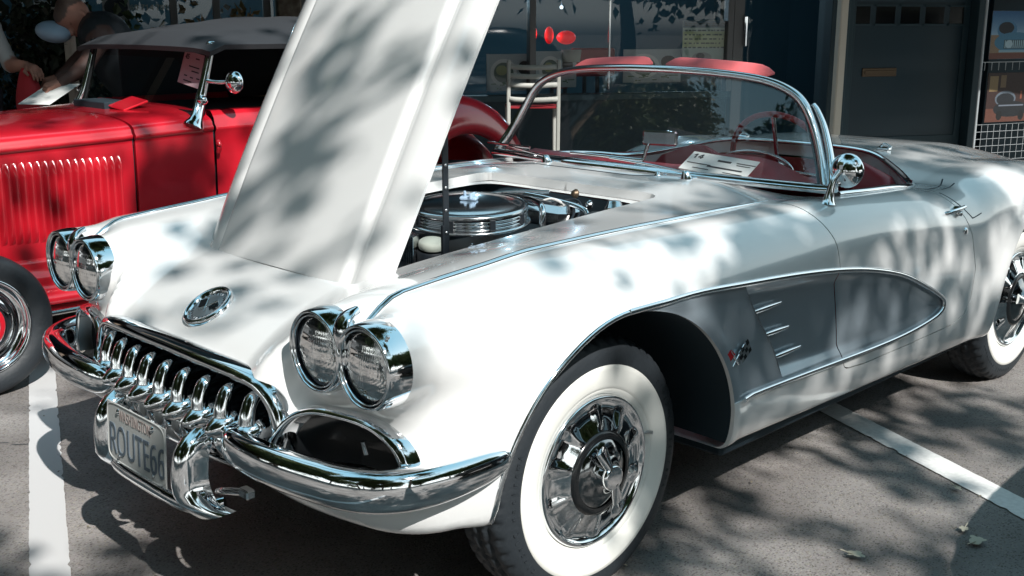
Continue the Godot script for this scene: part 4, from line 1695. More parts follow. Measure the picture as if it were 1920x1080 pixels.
	put(car, "heater_pipe", tube_mesh([Vector3(-0.30, 0.86, -0.35), Vector3(-0.12, 0.895, -0.56), Vector3(0.0, 0.90, -0.64)], 0.008, 8), M.worn_chrome)
	put(car, "spark_lead", tube_mesh([Vector3(-0.28, 0.84, 0.0), Vector3(-0.24, 0.872, -0.08), Vector3(-0.18, 0.875, -0.15), Vector3(-0.13, 0.84, -0.20)], 0.008, 8), M.red_enamel)
	for k in 5:
		put(car, "spark_lead", tube_mesh([Vector3(-0.02 + 0.02 * k, 0.87, -0.54), Vector3(0.02 + 0.03 * k, 0.895 - 0.01 * (k % 2), -0.53 - 0.02 * k), Vector3(0.10 + 0.03 * k, 0.86, -0.58 + 0.01 * k), Vector3(0.18 + 0.02 * k, 0.78, -0.50 + 0.04 * k)], 0.0042, 6), M.pale_cloth if k == 2 else M.black_satin)
	for k in 6:
		put(car, "wiring", tube_mesh([Vector3(0.355, 0.80 - 0.012 * k, -0.62), Vector3(0.352 - 0.006 * k, 0.815 - 0.01 * k, -0.40), Vector3(0.345, 0.79 - 0.015 * k, -0.15), Vector3(0.33 - 0.01 * k, 0.76 - 0.012 * k, 0.12), Vector3(0.30 - 0.02 * k, 0.72, 0.28)], 0.0045 if k % 2 else 0.007, 6), [M.black_satin, M.rubber, M.red_enamel, M.black_satin, M.pale_blue, M.rubber][k])
	for k in 4:
		st = begin()
		lathe(st, [[0.0, 0.012], [0.010, 0.010], [0.012, 0.0], [0.016, -0.002]], Vector3(0.10 + 0.06 * k, 0.905 - 0.03 * k, -0.655), Vector3(0, 0.2, 1), 10)
		put(car, "firewall_fitting", done(st), [M.brass, M.worn_chrome, M.steel_dull, M.brass][k])
	put(car, "heater_hose", tube_mesh([Vector3(0.22, 0.84, -0.66), Vector3(0.25, 0.86, -0.56), Vector3(0.27, 0.82, -0.40), Vector3(0.25, 0.78, -0.22), Vector3(0.22, 0.74, -0.05)], 0.013, 10), M.rubber)
	put(car, "fuel_pipe", tube_mesh([Vector3(0.10, 0.80, -0.20), Vector3(0.16, 0.81, -0.14), Vector3(0.19, 0.79, -0.02), Vector3(0.13, 0.77, 0.08)], 0.005, 8), M.worn_chrome)
	st = begin()
	lathe(st, [[0.0, 0.055], [0.008, 0.055], [0.008, 0.045], [0.026, 0.043], [0.028, 0.03], [0.028, -0.05]], Vector3(0.255, 0.80, -0.30), Vector3(0.1, 1, 0.2), 20)
	put(car, "ignition_coil", done(st), M.steel_dull)
	st = begin()
	lathe(st, [[0.0, 0.05], [0.020, 0.048], [0.026, 0.03], [0.030, 0.028], [0.030, -0.03]], Vector3(0.30, 0.86, -0.615), Vector3.UP, 18)
	put(car, "brake_reservoir", done(st), M.worn_chrome)
	st = begin()
	box(st, Vector3(0, 0.775, 0.335), Vector3(0.60, 0.035, 0.06), 0.008)
	put(car, "radiator_tank", done(st), M.worn_chrome)
	put(car, "dipstick", tube_mesh([Vector3(0.20, 0.70, -0.18), Vector3(0.23, 0.80, -0.22), Vector3(0.22, 0.82, -0.24)], 0.004, 6), M.chrome)
	st = begin()
	lathe(st, [[0.0, 0.07], [0.055, 0.068], [0.06, 0.05], [0.06, -0.10]], Vector3(-0.22, 0.70, 0.10), Vector3(0, 0.3, 1), 24)
	put(car, "generator", done(st), M.steel_dull)

func wheel(car: Node3D) -> Node3D:
	# axis along +x, the outer face at +x
	var w := Node3D.new()
	w.name = sub_name(car, "wheel")
	car.add_child(w, true)
	var prof := [[0.19, -0.075], [0.25, -0.083], [0.30, -0.082], [0.322, -0.076], [0.335, -0.068], [0.341, -0.060], [0.344, -0.050], [0.3465, -0.036], [0.3465, -0.030], [0.348, -0.026], [0.348, -0.006], [0.3465, -0.003], [0.3465, 0.003], [0.348, 0.006], [0.348, 0.026], [0.3465, 0.030], [0.3465, 0.036], [0.344, 0.050], [0.341, 0.060], [0.335, 0.068], [0.328, 0.073], [0.320, 0.0765], [0.315, 0.079], [0.300, 0.082], [0.285, 0.0835], [0.278, 0.0835], [0.26, 0.080]]
	var st := begin()
	var rows := []
	var seg := 288
	for i in prof.size():
		var row := PackedVector3Array()
		for k in seg:
			var t := TAU * k / seg
			var r: float = prof[i][0]
			var groove: bool = i in [7, 8, 11, 12, 15, 16]
			if groove:
				r -= 0.007
			elif (i in [4, 5, 6, 17, 18, 19]) and k % 6 < 2:
				r -= 0.006
			elif (i in [9, 10, 13, 14]) and (k + (2 if i > 11 else 0)) % 6 == 0:
				r -= 0.005
			var x: float = prof[i][1] + (0.0022 * (1.0 if k % 6 < 3 else -1.0) if i > 6 and i < 17 else 0.0)
			row.append(Vector3(x, sin(t) * r, cos(t) * r))
		rows.append(row)
	skin(st, rows, false, true)
	put(w, "tyre", done(st), M.rubber)
	st = begin()
	for part in [["American Classic", 3.55], ["American Classic", 0.4]]:
		var word: String = part[0]
		for k in word.length():
			if word[k] == " ":
				continue
			var a: float = part[1] - 0.072 * k
			var up := Vector3(0, sin(a), cos(a))
			st.append_from(text_mesh(word[k], 0.020, 0.0015, false), 0, Transform3D(Basis(Vector3.RIGHT.cross(up) * -1.0, up, Vector3.RIGHT), up * 0.300 + Vector3(0.0828, 0, 0)))
	put(w, "tyre_lettering", st.commit(), M.rubber)
	put(w, "whitewall", lathe_mesh([[0.2785, 0.0832], [0.277, 0.0858], [0.265, 0.0868], [0.245, 0.0862], [0.225, 0.0825], [0.2165, 0.0795], [0.2155, 0.0780], [0.2145, 0.0785], [0.203, 0.072], [0.198, 0.06]], Vector3.ZERO, Vector3.RIGHT, 96), M.whitewall)
	# wheel cover: rim, ten windows between ribs, a dark ring, a cone
	st = begin()
	rows = []
	seg = 240
	var rr := [0.2, 0.199, 0.196, 0.191, 0.186, 0.182, 0.178, 0.174, 0.168, 0.160, 0.150, 0.140, 0.130, 0.122, 0.116, 0.112, 0.108]
	for r in rr:
		var row := PackedVector3Array()
		for k in seg:
			var t := TAU * k / seg
			var base := curve([0.108, 0.116, 0.13, 0.15, 0.17, 0.178, 0.186, 0.191, 0.196, 0.199, 0.2], [0.092, 0.088, 0.081, 0.074, 0.069, 0.070, 0.076, 0.080, 0.079, 0.074, 0.064], r)
			var ph := fposmod(t / TAU * 10.0, 1.0)
			var rib := exp(-pow((ph - 0.5) / 0.13, 2.0)) * sstep(0.182, 0.172, r) * sstep(0.108, 0.13, r)
			var pock := sstep(0.34, 0.24, absf(ph - 0.0 if ph < 0.5 else 1.0 - ph)) * sstep(0.176, 0.170, r) * sstep(0.136, 0.142, r)
			row.append(Vector3(base + rib * 0.0055 - pock * 0.002, sin(t) * r, cos(t) * r))
		rows.append(row)
	skin(st, rows, false, true)
	var cover := put(w, "wheel_cover", done(st), M.chrome)
	put(cover, "dark_ring", lathe_mesh([[0.112, 0.088], [0.110, 0.0935], [0.098, 0.098], [0.090, 0.098]], Vector3.ZERO, Vector3.RIGHT, 64), M.black_gloss)
	put(cover, "hub_cone", lathe_mesh([[0.091, 0.094], [0.088, 0.098], [0.06, 0.106], [0.036, 0.116], [0.034, 0.124], [0.030, 0.128], [0.0, 0.129]], Vector3.ZERO, Vector3.RIGHT, 64), M.dark_chrome)
	for a in [0.0, PI]:
		st = begin()
		var dir := Vector3(0, cos(a + 0.42), sin(a + 0.42))
		var side := Vector3(1, 0, 0).cross(dir)
		var pts := []
		var rs := []
		for i in 8:
			var t := i / 7.0
			var c := dir * lerpf(0.022, 0.085, t) + Vector3(lerpf(0.128, 0.121, t), 0, 0)
			var hw := lerpf(0.012, 0.021, t)
			var row := PackedVector3Array()
			for k in 12:
				var b := TAU * k / 12.0
				row.append(c + side * cos(b) * hw + Vector3(1, 0, 0) * sin(b) * lerpf(0.013, 0.007, t))
			rs.append(row)
		skin(st, rs, false, true)
		fan(st, rs[7])
		put(cover, "spinner_blade", done(st), M.chrome)
	put(cover, "spinner_boss", lathe_mesh([[0.034, 0.118], [0.034, 0.132], [0.030, 0.139], [0.026, 0.139], [0.0, 0.141]], Vector3.ZERO, Vector3.RIGHT, 40), M.chrome)
	put(w, "valve", tube_mesh([Vector3(0.070, 0.05, -0.202), Vector3(0.09, 0.052, -0.210)], 0.005, 8, 1), M.steel_dull)
	# what closes the wheel behind
	put(w, "wheel_back", lathe_mesh([[0.19, -0.07], [0.12, -0.02], [0.0, -0.02]], Vector3.ZERO, Vector3.RIGHT, 32), M.black_satin)
	return w

# ------------------------------------------------------------------ ground, shops, trees
const SHOP_O := Vector3(-4.066, 0.0, -4.491)
const SHOP_E := Vector3(0.46992, 0.0, -0.88271)
const SHOP_N := Vector3(0.88271, 0.0, 0.46992)

func strip(pts: Array, w: float, y: float, rough: float) -> ArrayMesh:
	# a painted line with worn, uneven edges
	var st := begin()
	var a: Vector3 = pts[0]
	var b: Vector3 = pts[1]
	var t := (b - a).normalized()
	var s := t.cross(Vector3.UP)
	var n := int(a.distance_to(b) / 0.02)
	var r := RandomNumberGenerator.new()
	r.seed = 11
	var rows := []
	for k in n + 1:
		var c := a.lerp(b, float(k) / n)
		var l := w * 0.5 - absf(r.randfn(0.0, rough)) - (0.006 if r.randf() < 0.05 else 0.0)
		var q := w * 0.5 - absf(r.randfn(0.0, rough)) - (0.006 if r.randf() < 0.05 else 0.0)
		rows.append(PackedVector3Array([c - s * l + Vector3(0, y, 0), c + s * q + Vector3(0, y, 0)]))
	skin(st, rows)
	return done(st)

func build_ground() -> void:
	var st := begin()
	flat_quad(st, Vector3(-140, 0, -140), Vector3(140, 0, -140), Vector3(140, 0, 140), Vector3(-140, 0, 140))
	struct("ground", done(st), M.asphalt)
	struct("parking_line", strip([Vector3(0.05, 0, -1.905), Vector3(5.2, 0, 0.425)], 0.115, 0.004, 0.0014), M.line_paint)
	struct("parking_line", strip([Vector3(-3.68, 0, -0.364), Vector3(1.9, 0, 1.844)], 0.105, 0.004, 0.0014), M.shaded_line)  # left stripe, drawn with the shade-darkened paint
	struct("parking_line", strip([Vector3(1.0, 0, -4.9), Vector3(6.2, 0, -2.55)], 0.115, 0.004, 0.0014), M.line_paint)
	for q in [[Vector3(1.18, 0, -2.1), Vector3(1.75, 0, -0.9)], [Vector3(0.7, 0, -2.75), Vector3(1.9, 0, -2.2)], [Vector3(-1.9, 0, 1.15), Vector3(-1.2, 0, 0.55)]]:
		var st3 := begin()
		var rr := RandomNumberGenerator.new()
		rr.seed = 9
		var rows := []
		var o3 := Vector3.ZERO
		for k in 60:
			o3 += Vector3(rr.randfn(0, 0.004), 0, rr.randfn(0, 0.004))
			var c: Vector3 = q[0].lerp(q[1], k / 59.0) + o3 + Vector3(0, 0.0032, 0)
			var hw := 0.0012 + 0.0022 * rr.randf()
			rows.append(PackedVector3Array([c + Vector3(hw, 0, 0), c - Vector3(hw, 0, 0)]))
		skin(st3, rows)
		struct("ground_crack", done(st3), M.bay_dark)
	# pavement in front of the shops, with a kerb
	var o := SHOP_O + SHOP_N * 1.0
	var bs := Basis(SHOP_E, Vector3.UP, SHOP_N)
	st = begin()
	box(st, Vector3(0, 0.06, 0.05), Vector3(44, 0.13, 2.1), 0.015)
	struct("pavement", done(st), M.pavement, Transform3D(bs, o))
	st = begin()
	box(st, Vector3(0, 0.062, 1.18), Vector3(44, 0.14, 0.15), 0.02)
	struct("kerb", done(st), M.pavement, Transform3D(bs, o))

func build_shops() -> void:
	var bs := Basis(SHOP_E, Vector3.UP, SHOP_N)
	var b := thing("shop_building", "dark painted shop front with wide plate glass windows behind the cars", "building")
	b.transform = Transform3D(bs, SHOP_O)
	var add := func(parent: Node, called: String, m: Material, c: Vector3, size: Vector3, bev := 0.004) -> MeshInstance3D:
		var st := begin()
		box(st, Vector3.ZERO, size, bev)
		return put(parent, called, done(st), m, Transform3D(Basis(), c))
	# the room behind the glass
	add.call(b, "wall", M.shop_inside, Vector3(-1.0, 1.6, -4.2), Vector3(13.0, 3.2, 0.1))
	add.call(b, "wall", M.shop_inside, Vector3(-7.55, 1.6, -2.1), Vector3(0.1, 3.2, 4.1))
	add.call(b, "wall", M.shop_inside, Vector3(5.45, 1.6, -2.1), Vector3(0.1, 3.2, 4.1))
	add.call(b, "floor", M.shop_inside, Vector3(-1.0, 0.10, -2.1), Vector3(13.0, 0.10, 4.1))
	add.call(b, "ceiling", M.shop_inside, Vector3(-1.0, 3.15, -2.1), Vector3(13.0, 0.12, 4.1))
	# masonry: stall riser, pier, upper wall, right hand wall
	add.call(b, "stall_riser", M.shop_wall, Vector3(0.1, 0.475, 0.0), Vector3(3.62, 0.75, 0.20))
	add.call(b, "stall_riser", M.shop_wall, Vector3(-4.7, 0.40, 0.0), Vector3(5.6, 0.60, 0.20))
	add.call(b, "upper_wall", M.shop_wall, Vector3(0.0, 4.2, -0.05), Vector3(40.0, 3.0, 0.3))
	add.call(b, "wall", M.shop_wall, Vector3(-13.8, 1.4, -0.05), Vector3(12.5, 2.6, 0.26))
	add.call(b, "wall", M.shop_wall, Vector3(12.3, 1.4, -0.05), Vector3(15.4, 2.6, 0.26))
	add.call(b, "wall", M.shop_trim, Vector3(2.99, 1.4, 0.02), Vector3(0.22, 2.6, 0.22))
	add.call(b, "pier", M.pilaster_stone, Vector3(-1.795, 1.4, 0.06), Vector3(0.18, 2.6, 0.26), 0.012)
	add.call(b, "roof", M.shop_trim, Vector3(0.0, 5.76, -3.0), Vector3(40.0, 0.12, 6.4))
	# out-of-view canopy, added to keep the front in the shade
	var aw = add.call(b, "unseen_awning", M.canvas_dark, Vector3(0, 2.78, 1.25), Vector3(30.0, 0.05, 2.4))
	add.call(aw, "valance", M.canvas_dark, Vector3(0, -0.15, 1.19), Vector3(30.0, 0.28, 0.02))
	for x in [2.86, -6.4, 9.0]:
		var ap = add.call(b, "awning_post", M.pale_post, Vector3(x, 1.4, 0.32), Vector3(0.075, 2.7, 0.075), 0.01)
		add.call(ap, "post_shade_strip", M.shop_trim, Vector3(0.055, 0, -0.01), Vector3(0.03, 2.7, 0.05), 0.006)  # dark strip standing in for the shade beside the post
	# windows: frames and panes
	for q in [[-0.75, 0.86, 0.80, 0.88], [0.17, 0.045, 0.06, 0.0]]:
		pass
	var win := func(x0: float, x1: float, y0: float, y1: float, mull: Array) -> void:
		var w := Node3D.new()
		w.name = sub_name(b, "window")
		b.add_child(w, true)
		for x in mull:
			add.call(w, "frame", M.shop_frame, Vector3(x, (y0 + y1) * 0.5, 0.0), Vector3(0.055, y1 - y0, 0.09))
		add.call(w, "sill", M.shop_trim, Vector3((x0 + x1) * 0.5, y0 - 0.02, 0.04), Vector3(x1 - x0, 0.05, 0.16))
		add.call(w, "head", M.shop_trim, Vector3((x0 + x1) * 0.5, y1 + 0.03, 0.02), Vector3(x1 - x0, 0.06, 0.12))
		var st := begin()
		flat_quad(st, Vector3(x0, y0, 0.012), Vector3(x0, y1, 0.012), Vector3(x1, y1, 0.012), Vector3(x1, y0, 0.012))
		put(w, "pane", done(st), M.shop_glass)
	win.call(-1.70, 1.92, 0.87, 2.68, [-1.67, 0.165, 1.95])
	win.call(-7.45, -1.90, 0.72, 2.68, [-3.69, -2.63, -2.32, -1.95, -5.2])
	# recessed glass door between the window and the painted wall
	var gd := Node3D.new()
	gd.name = "glass_door"
	b.add_child(gd, true)
	add.call(gd, "frame", M.shop_frame, Vector3(2.03, 1.4, -0.02), Vector3(0.10, 2.6, 0.12))
	add.call(gd, "frame", M.shop_trim, Vector3(2.16, 1.4, -0.55), Vector3(0.05, 2.6, 0.06))
	add.call(gd, "handle", M.chrome, Vector3(2.085, 1.38, 0.06), Vector3(0.03, 0.26, 0.03), 0.01)
	var st := begin()
	flat_quad(st, Vector3(2.1, 0.2, -0.58), Vector3(2.1, 2.6, -0.58), Vector3(2.88, 2.6, -0.58), Vector3(2.88, 0.2, -0.58))
	put(gd, "pane", done(st), M.shop_glass)
	add.call(b, "lintel", M.shop_trim, Vector3(2.46, 2.70, -0.02), Vector3(0.90, 0.10, 0.16))
	# painted timber door with a row of small panes and a letter slot
	var dr = add.call(b, "door", M.door_green, Vector3(3.76, 1.28, -0.02), Vector3(1.30, 2.5, 0.07))
	for k in 5:
		var pn = add.call(dr, "window", M.black_gloss, Vector3(-0.52 + 0.26 * k, 0.24, 0.034), Vector3(0.20, 0.15, 0.006), 0.001)
		for e in [[0.0, 0.085, 0.225, 0.02], [0.0, -0.085, 0.225, 0.02]]:
			add.call(pn, "frame", M.shop_trim, Vector3(e[0], e[1], 0.006), Vector3(e[2], e[3], 0.018), 0.003)
	var slot = add.call(dr, "letter_slot", M.brass, Vector3(-0.285, -0.265, 0.040), Vector3(0.36, 0.075, 0.012), 0.004)
	add.call(slot, "slot_flap", M.brass, Vector3(0, 0.0, 0.009), Vector3(0.31, 0.034, 0.008), 0.003)
	for e in [[-0.60, 0.06], [0.60, 0.06]]:
		add.call(dr, "stile", M.shop_trim, Vector3(e[0], 0, 0.04), Vector3(e[1], 2.5, 0.014), 0.003)
	add.call(dr, "rail", M.shop_trim, Vector3(0, 0.44, 0.04), Vector3(1.14, 0.16, 0.014), 0.003)
	add.call(dr, "rail", M.shop_trim, Vector3(0, -0.95, 0.04), Vector3(1.14, 0.20, 0.014), 0.003)
	add.call(b, "door_frame", M.shop_trim, Vector3(4.45, 1.4, 0.03), Vector3(0.09, 2.6, 0.20))
	# ---- things in and on the windows
	var at := func(s: float, y: float, n: float) -> Vector3: return SHOP_O + SHOP_E * s + Vector3(0, y, 0) + SHOP_N * n
	var card := func(called: String, label: String, cat: String, s: float, y: float, n: float, w: float, h: float, m: Material, turn := 0.0, group := "") -> MeshInstance3D:
		var o := put(self, called, box_mesh(Vector3(w, h, 0.008), 0.001), m, Transform3D(bs * Basis(Vector3.RIGHT, turn), at.call(s, y, n)))
		tag(o, label, cat, group)
		return o
	var menu := print_tex(0)
	card.call("menu_board", "grey picture board with a plate of food, behind the white slatted stool", "board", 0.02, 1.05, -0.10, 0.42, 0.30, menu)
	card.call("menu_board", "grey picture board just right of the window bar, behind the stool's top rail", "board", 0.42, 1.07, -0.11, 0.36, 0.30, menu)
	card.call("menu_board", "long grey picture board low in the window above the red visors", "board", 1.30, 1.09, -0.12, 0.54, 0.28, menu)
	card.call("window_poster", "pale green poster with small print beside the aluminium door post", "poster", 1.73, 1.29, -0.02, 0.40, 0.36, print_tex(1))
	card.call("window_sign", "white board with a dark oval, in the window over the roadster's windscreen", "sign", -3.03, 1.56, 0.03, 0.19, 0.19, print_tex(2))
	card.call("window_sign", "white and green notice at the top left window", "sign", -3.49, 1.60, 0.03, 0.19, 0.16, print_tex(3))
	var ph := put(self, "window_lettering", text_mesh("360 714 7015", 0.055, 0.002), M.board_pale, Transform3D(bs, at.call(-2.80, 1.56, 0.02)))
	tag(ph, "pale telephone number lettered on the dark shop window", "lettering")
	# red chairs and a cup jar inside, seen through the glass
	for q in [[0.82, "dark red chair back inside the window, left of the pale boards", 1.12], [0.52, "dark red box seat inside the window below the white jar", 1.02]]:
		st = begin()
		box(st, Vector3(0, 0.0, 0), Vector3(0.40 if q[0] > 0.6 else 0.16, 0.24, 0.05), 0.02)
		var rc := put(self, "red_chair", done(st), M.red_leather, Transform3D(bs, at.call(q[0], q[2], -0.30)))
		tag(rc, q[1], "chair")
		for x in [-0.06, 0.06]:
			put(rc, "leg", box_mesh(Vector3(0.03, 0.9, 0.03), 0.004), M.black_satin, Transform3D(Basis(), Vector3(x, -0.5, -0.04)))
	var cup := put(self, "jar", lathe_mesh([[0.0, 0.0], [0.075, 0.0], [0.085, 0.10], [0.08, 0.10], [0.0, 0.03]], at.call(0.55, 1.13, -0.10), Vector3.UP, 24), M.board_pale)
	tag(cup, "white lettered jar on the window ledge beside the red chair back", "jar")
	for q in [[0.36, 1.36, 0.045, 0.085], [0.52, 1.345, 0.04, 0.075], [0.68, 1.325, 0.085, 0.06]]:  # glowing shapes standing in for red reflections in the window, no real lamps
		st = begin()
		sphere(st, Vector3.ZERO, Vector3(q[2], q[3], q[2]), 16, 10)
		var lm := put(self, "red_reflection", done(st), M.reflection_glow, Transform3D(Basis(), at.call(q[0], q[1], -0.6)))
		tag(lm, ["red reflection built as a glowing shape, left of the window bar's pair", "small red reflection built as a glowing shape, between the other two", "widest red reflection built as a glowing shape, nearest the chrome rod"][[0.36, 0.52, 0.68].find(q[0])], "reflection", "")
		fill_light(lm, Color(1.0, 0.25, 0.22), 0.02)
	var k2 := 0
	for q in [[0.06, 1.66, -1.3], [0.98, 1.60, -1.6], [2.35, 1.75, -2.0], [-2.6, 1.9, -1.8]]:  # bulbs added inside the shop to lift its dark interior
		st = begin()
		sphere(st, Vector3.ZERO, Vector3(0.018, 0.018, 0.018), 10, 6)
		var pl := put(self, "added_fill_lamp", done(st), M.fill_glow, Transform3D(Basis(), at.call(q[0], q[1], q[2])))
		put(pl, "fill_lamp_cord", tube_mesh([Vector3(0, 0.018, 0), Vector3(0, 3.05 - q[1], 0)], 0.004, 5, 1), M.black_satin)
		tag(pl, ["tiny added fill lamp in the dark shop, left of the window bar", "tiny added fill lamp in the dark shop beside the chrome rod", "tiny added fill lamp inside the dark glass doorway", "tiny added fill lamp in the shop behind the roadster's roof"][k2], "reflection")
		fill_light(pl, Color(0.75, 0.92, 1.0), 0.22)
		k2 += 1
	var rod := put(self, "chrome_rod", tube_mesh([at.call(0.87, 0.9, -0.05), at.call(0.87, 2.6, -0.05)], 0.012, 10, 1), M.chrome)
	tag(rod, "thin upright chrome rod just inside the shop window", "rod")
	# the tall slatted stool on the pavement
	var stool := thing("slatted_stool", "tall pale wooden stool with a slatted back, on the pavement before the window", "chair", at.call(-0.08, 0.127, 0.80), 0.0)
	stool.transform.basis = bs * Basis(Vector3.UP, PI - 0.25)
	for x in [-0.185, 0.185]:
		put(stool, "leg", box_mesh(Vector3(0.028, 1.06, 0.034), 0.006), M.chair_wood, Transform3D(Basis(Vector3.RIGHT, -0.05), Vector3(x, 0.53, -0.14)))
		put(stool, "leg", box_mesh(Vector3(0.028, 0.72, 0.034), 0.006), M.chair_wood, Transform3D(Basis(Vector3.RIGHT, 0.10), Vector3(x, 0.36, 0.17)))
	for k in 4:
		var y: float = [1.01, 0.945, 0.88, 0.775][k]
		st = begin()
		var path := PackedVector3Array()
		for i in 9:
			var x := lerpf(-0.178, 0.178, i / 8.0)
			path.append(Vector3(x, y - 0.008 * (1.0 - pow(x / 0.18, 2.0)), -0.165 - 0.02 * (1.0 - pow(x / 0.18, 2.0))))
		sweep(st, path, PackedVector2Array([Vector2(-0.007, -0.018), Vector2(-0.007, 0.018), Vector2(0.007, 0.018), Vector2(0.007, -0.018)]), Vector3.UP)
		put(stool, "back_slat", done(st), M.chair_wood)
	for k in 5:
		put(stool, "seat_slat", box_mesh(Vector3(0.40, 0.018, 0.058), 0.005), M.red_leather, Transform3D(Basis(), Vector3(0, 0.71, -0.13 + 0.066 * k)))
	for z in [-0.13, 0.19]:
		put(stool, "stretcher", box_mesh(Vector3(0.36, 0.022, 0.022), 0.004), M.chair_wood, Transform3D(Basis(), Vector3(0, 0.26, z)))
	# picture rack by the right edge
	var rack := thing("picture_rack", "white wire rack standing by the door at the right edge", "rack", at.call(4.22, 0.125, 0.78))
	rack.transform.basis = bs * Basis(Vector3.UP, 0.12)
	for x in [-0.30, 0.42]:
		put(rack, "upright", tube_mesh([Vector3(x, 0, 0), Vector3(x, 1.62, 0)], 0.011, 8, 1), M.wire_white)
	for i in 11:
		put(rack, "wire", tube_mesh([Vector3(-0.30 + 0.072 * i, 0.16, 0.0), Vector3(-0.30 + 0.072 * i, 0.47, 0.0)], 0.0022, 5, 1), M.wire_white)
	for i in 6:
		put(rack, "wire", tube_mesh([Vector3(-0.30, 0.16 + 0.062 * i, 0.004), Vector3(0.42, 0.16 + 0.062 * i, 0.004)], 0.0022, 5, 1), M.wire_white)
	for i in 9:
		put(rack, "wire", tube_mesh([Vector3(-0.26 + 0.08 * i, 0.93, 0.0), Vector3(-0.26 + 0.08 * i, 1.0, 0.0)], 0.003, 5, 1), M.wire_white)
	put(rack, "wire", tube_mesh([Vector3(-0.30, 1.0, 0.0), Vector3(0.42, 1.0, 0.0)], 0.004, 5, 1), M.wire_white)
	var p1 := put(self, "picture_print", box_mesh(Vector3(0.66, 0.40, 0.008), 0.001), print_tex(4), Transform3D(rack.transform.basis, rack.position + rack.transform.basis * Vector3(0.08, 1.225, 0.022)))
	tag(p1, "picture of a pale blue old car, topmost on the wire rack", "picture")
	var p2 := put(self, "picture_print", box_mesh(Vector3(0.62, 0.42, 0.008), 0.001), print_tex(5), Transform3D(rack.transform.basis, rack.position + rack.transform.basis * Vector3(0.08, 0.70, 0.022)))
	tag(p2, "picture of a black old car, lower on the wire rack", "picture")

func fill_light(o: Node3D, c: Color, e: float) -> void:  # light source for the painted reflections and the added bulbs
	var l := OmniLight3D.new()
	l.name = "light"
	l.light_color = c
	l.light_energy = e
	l.omni_range = 12.0
	l.omni_attenuation = 2.0
	l.light_size = 0.02
	l.shadow_enabled = true
	o.add_child(l)

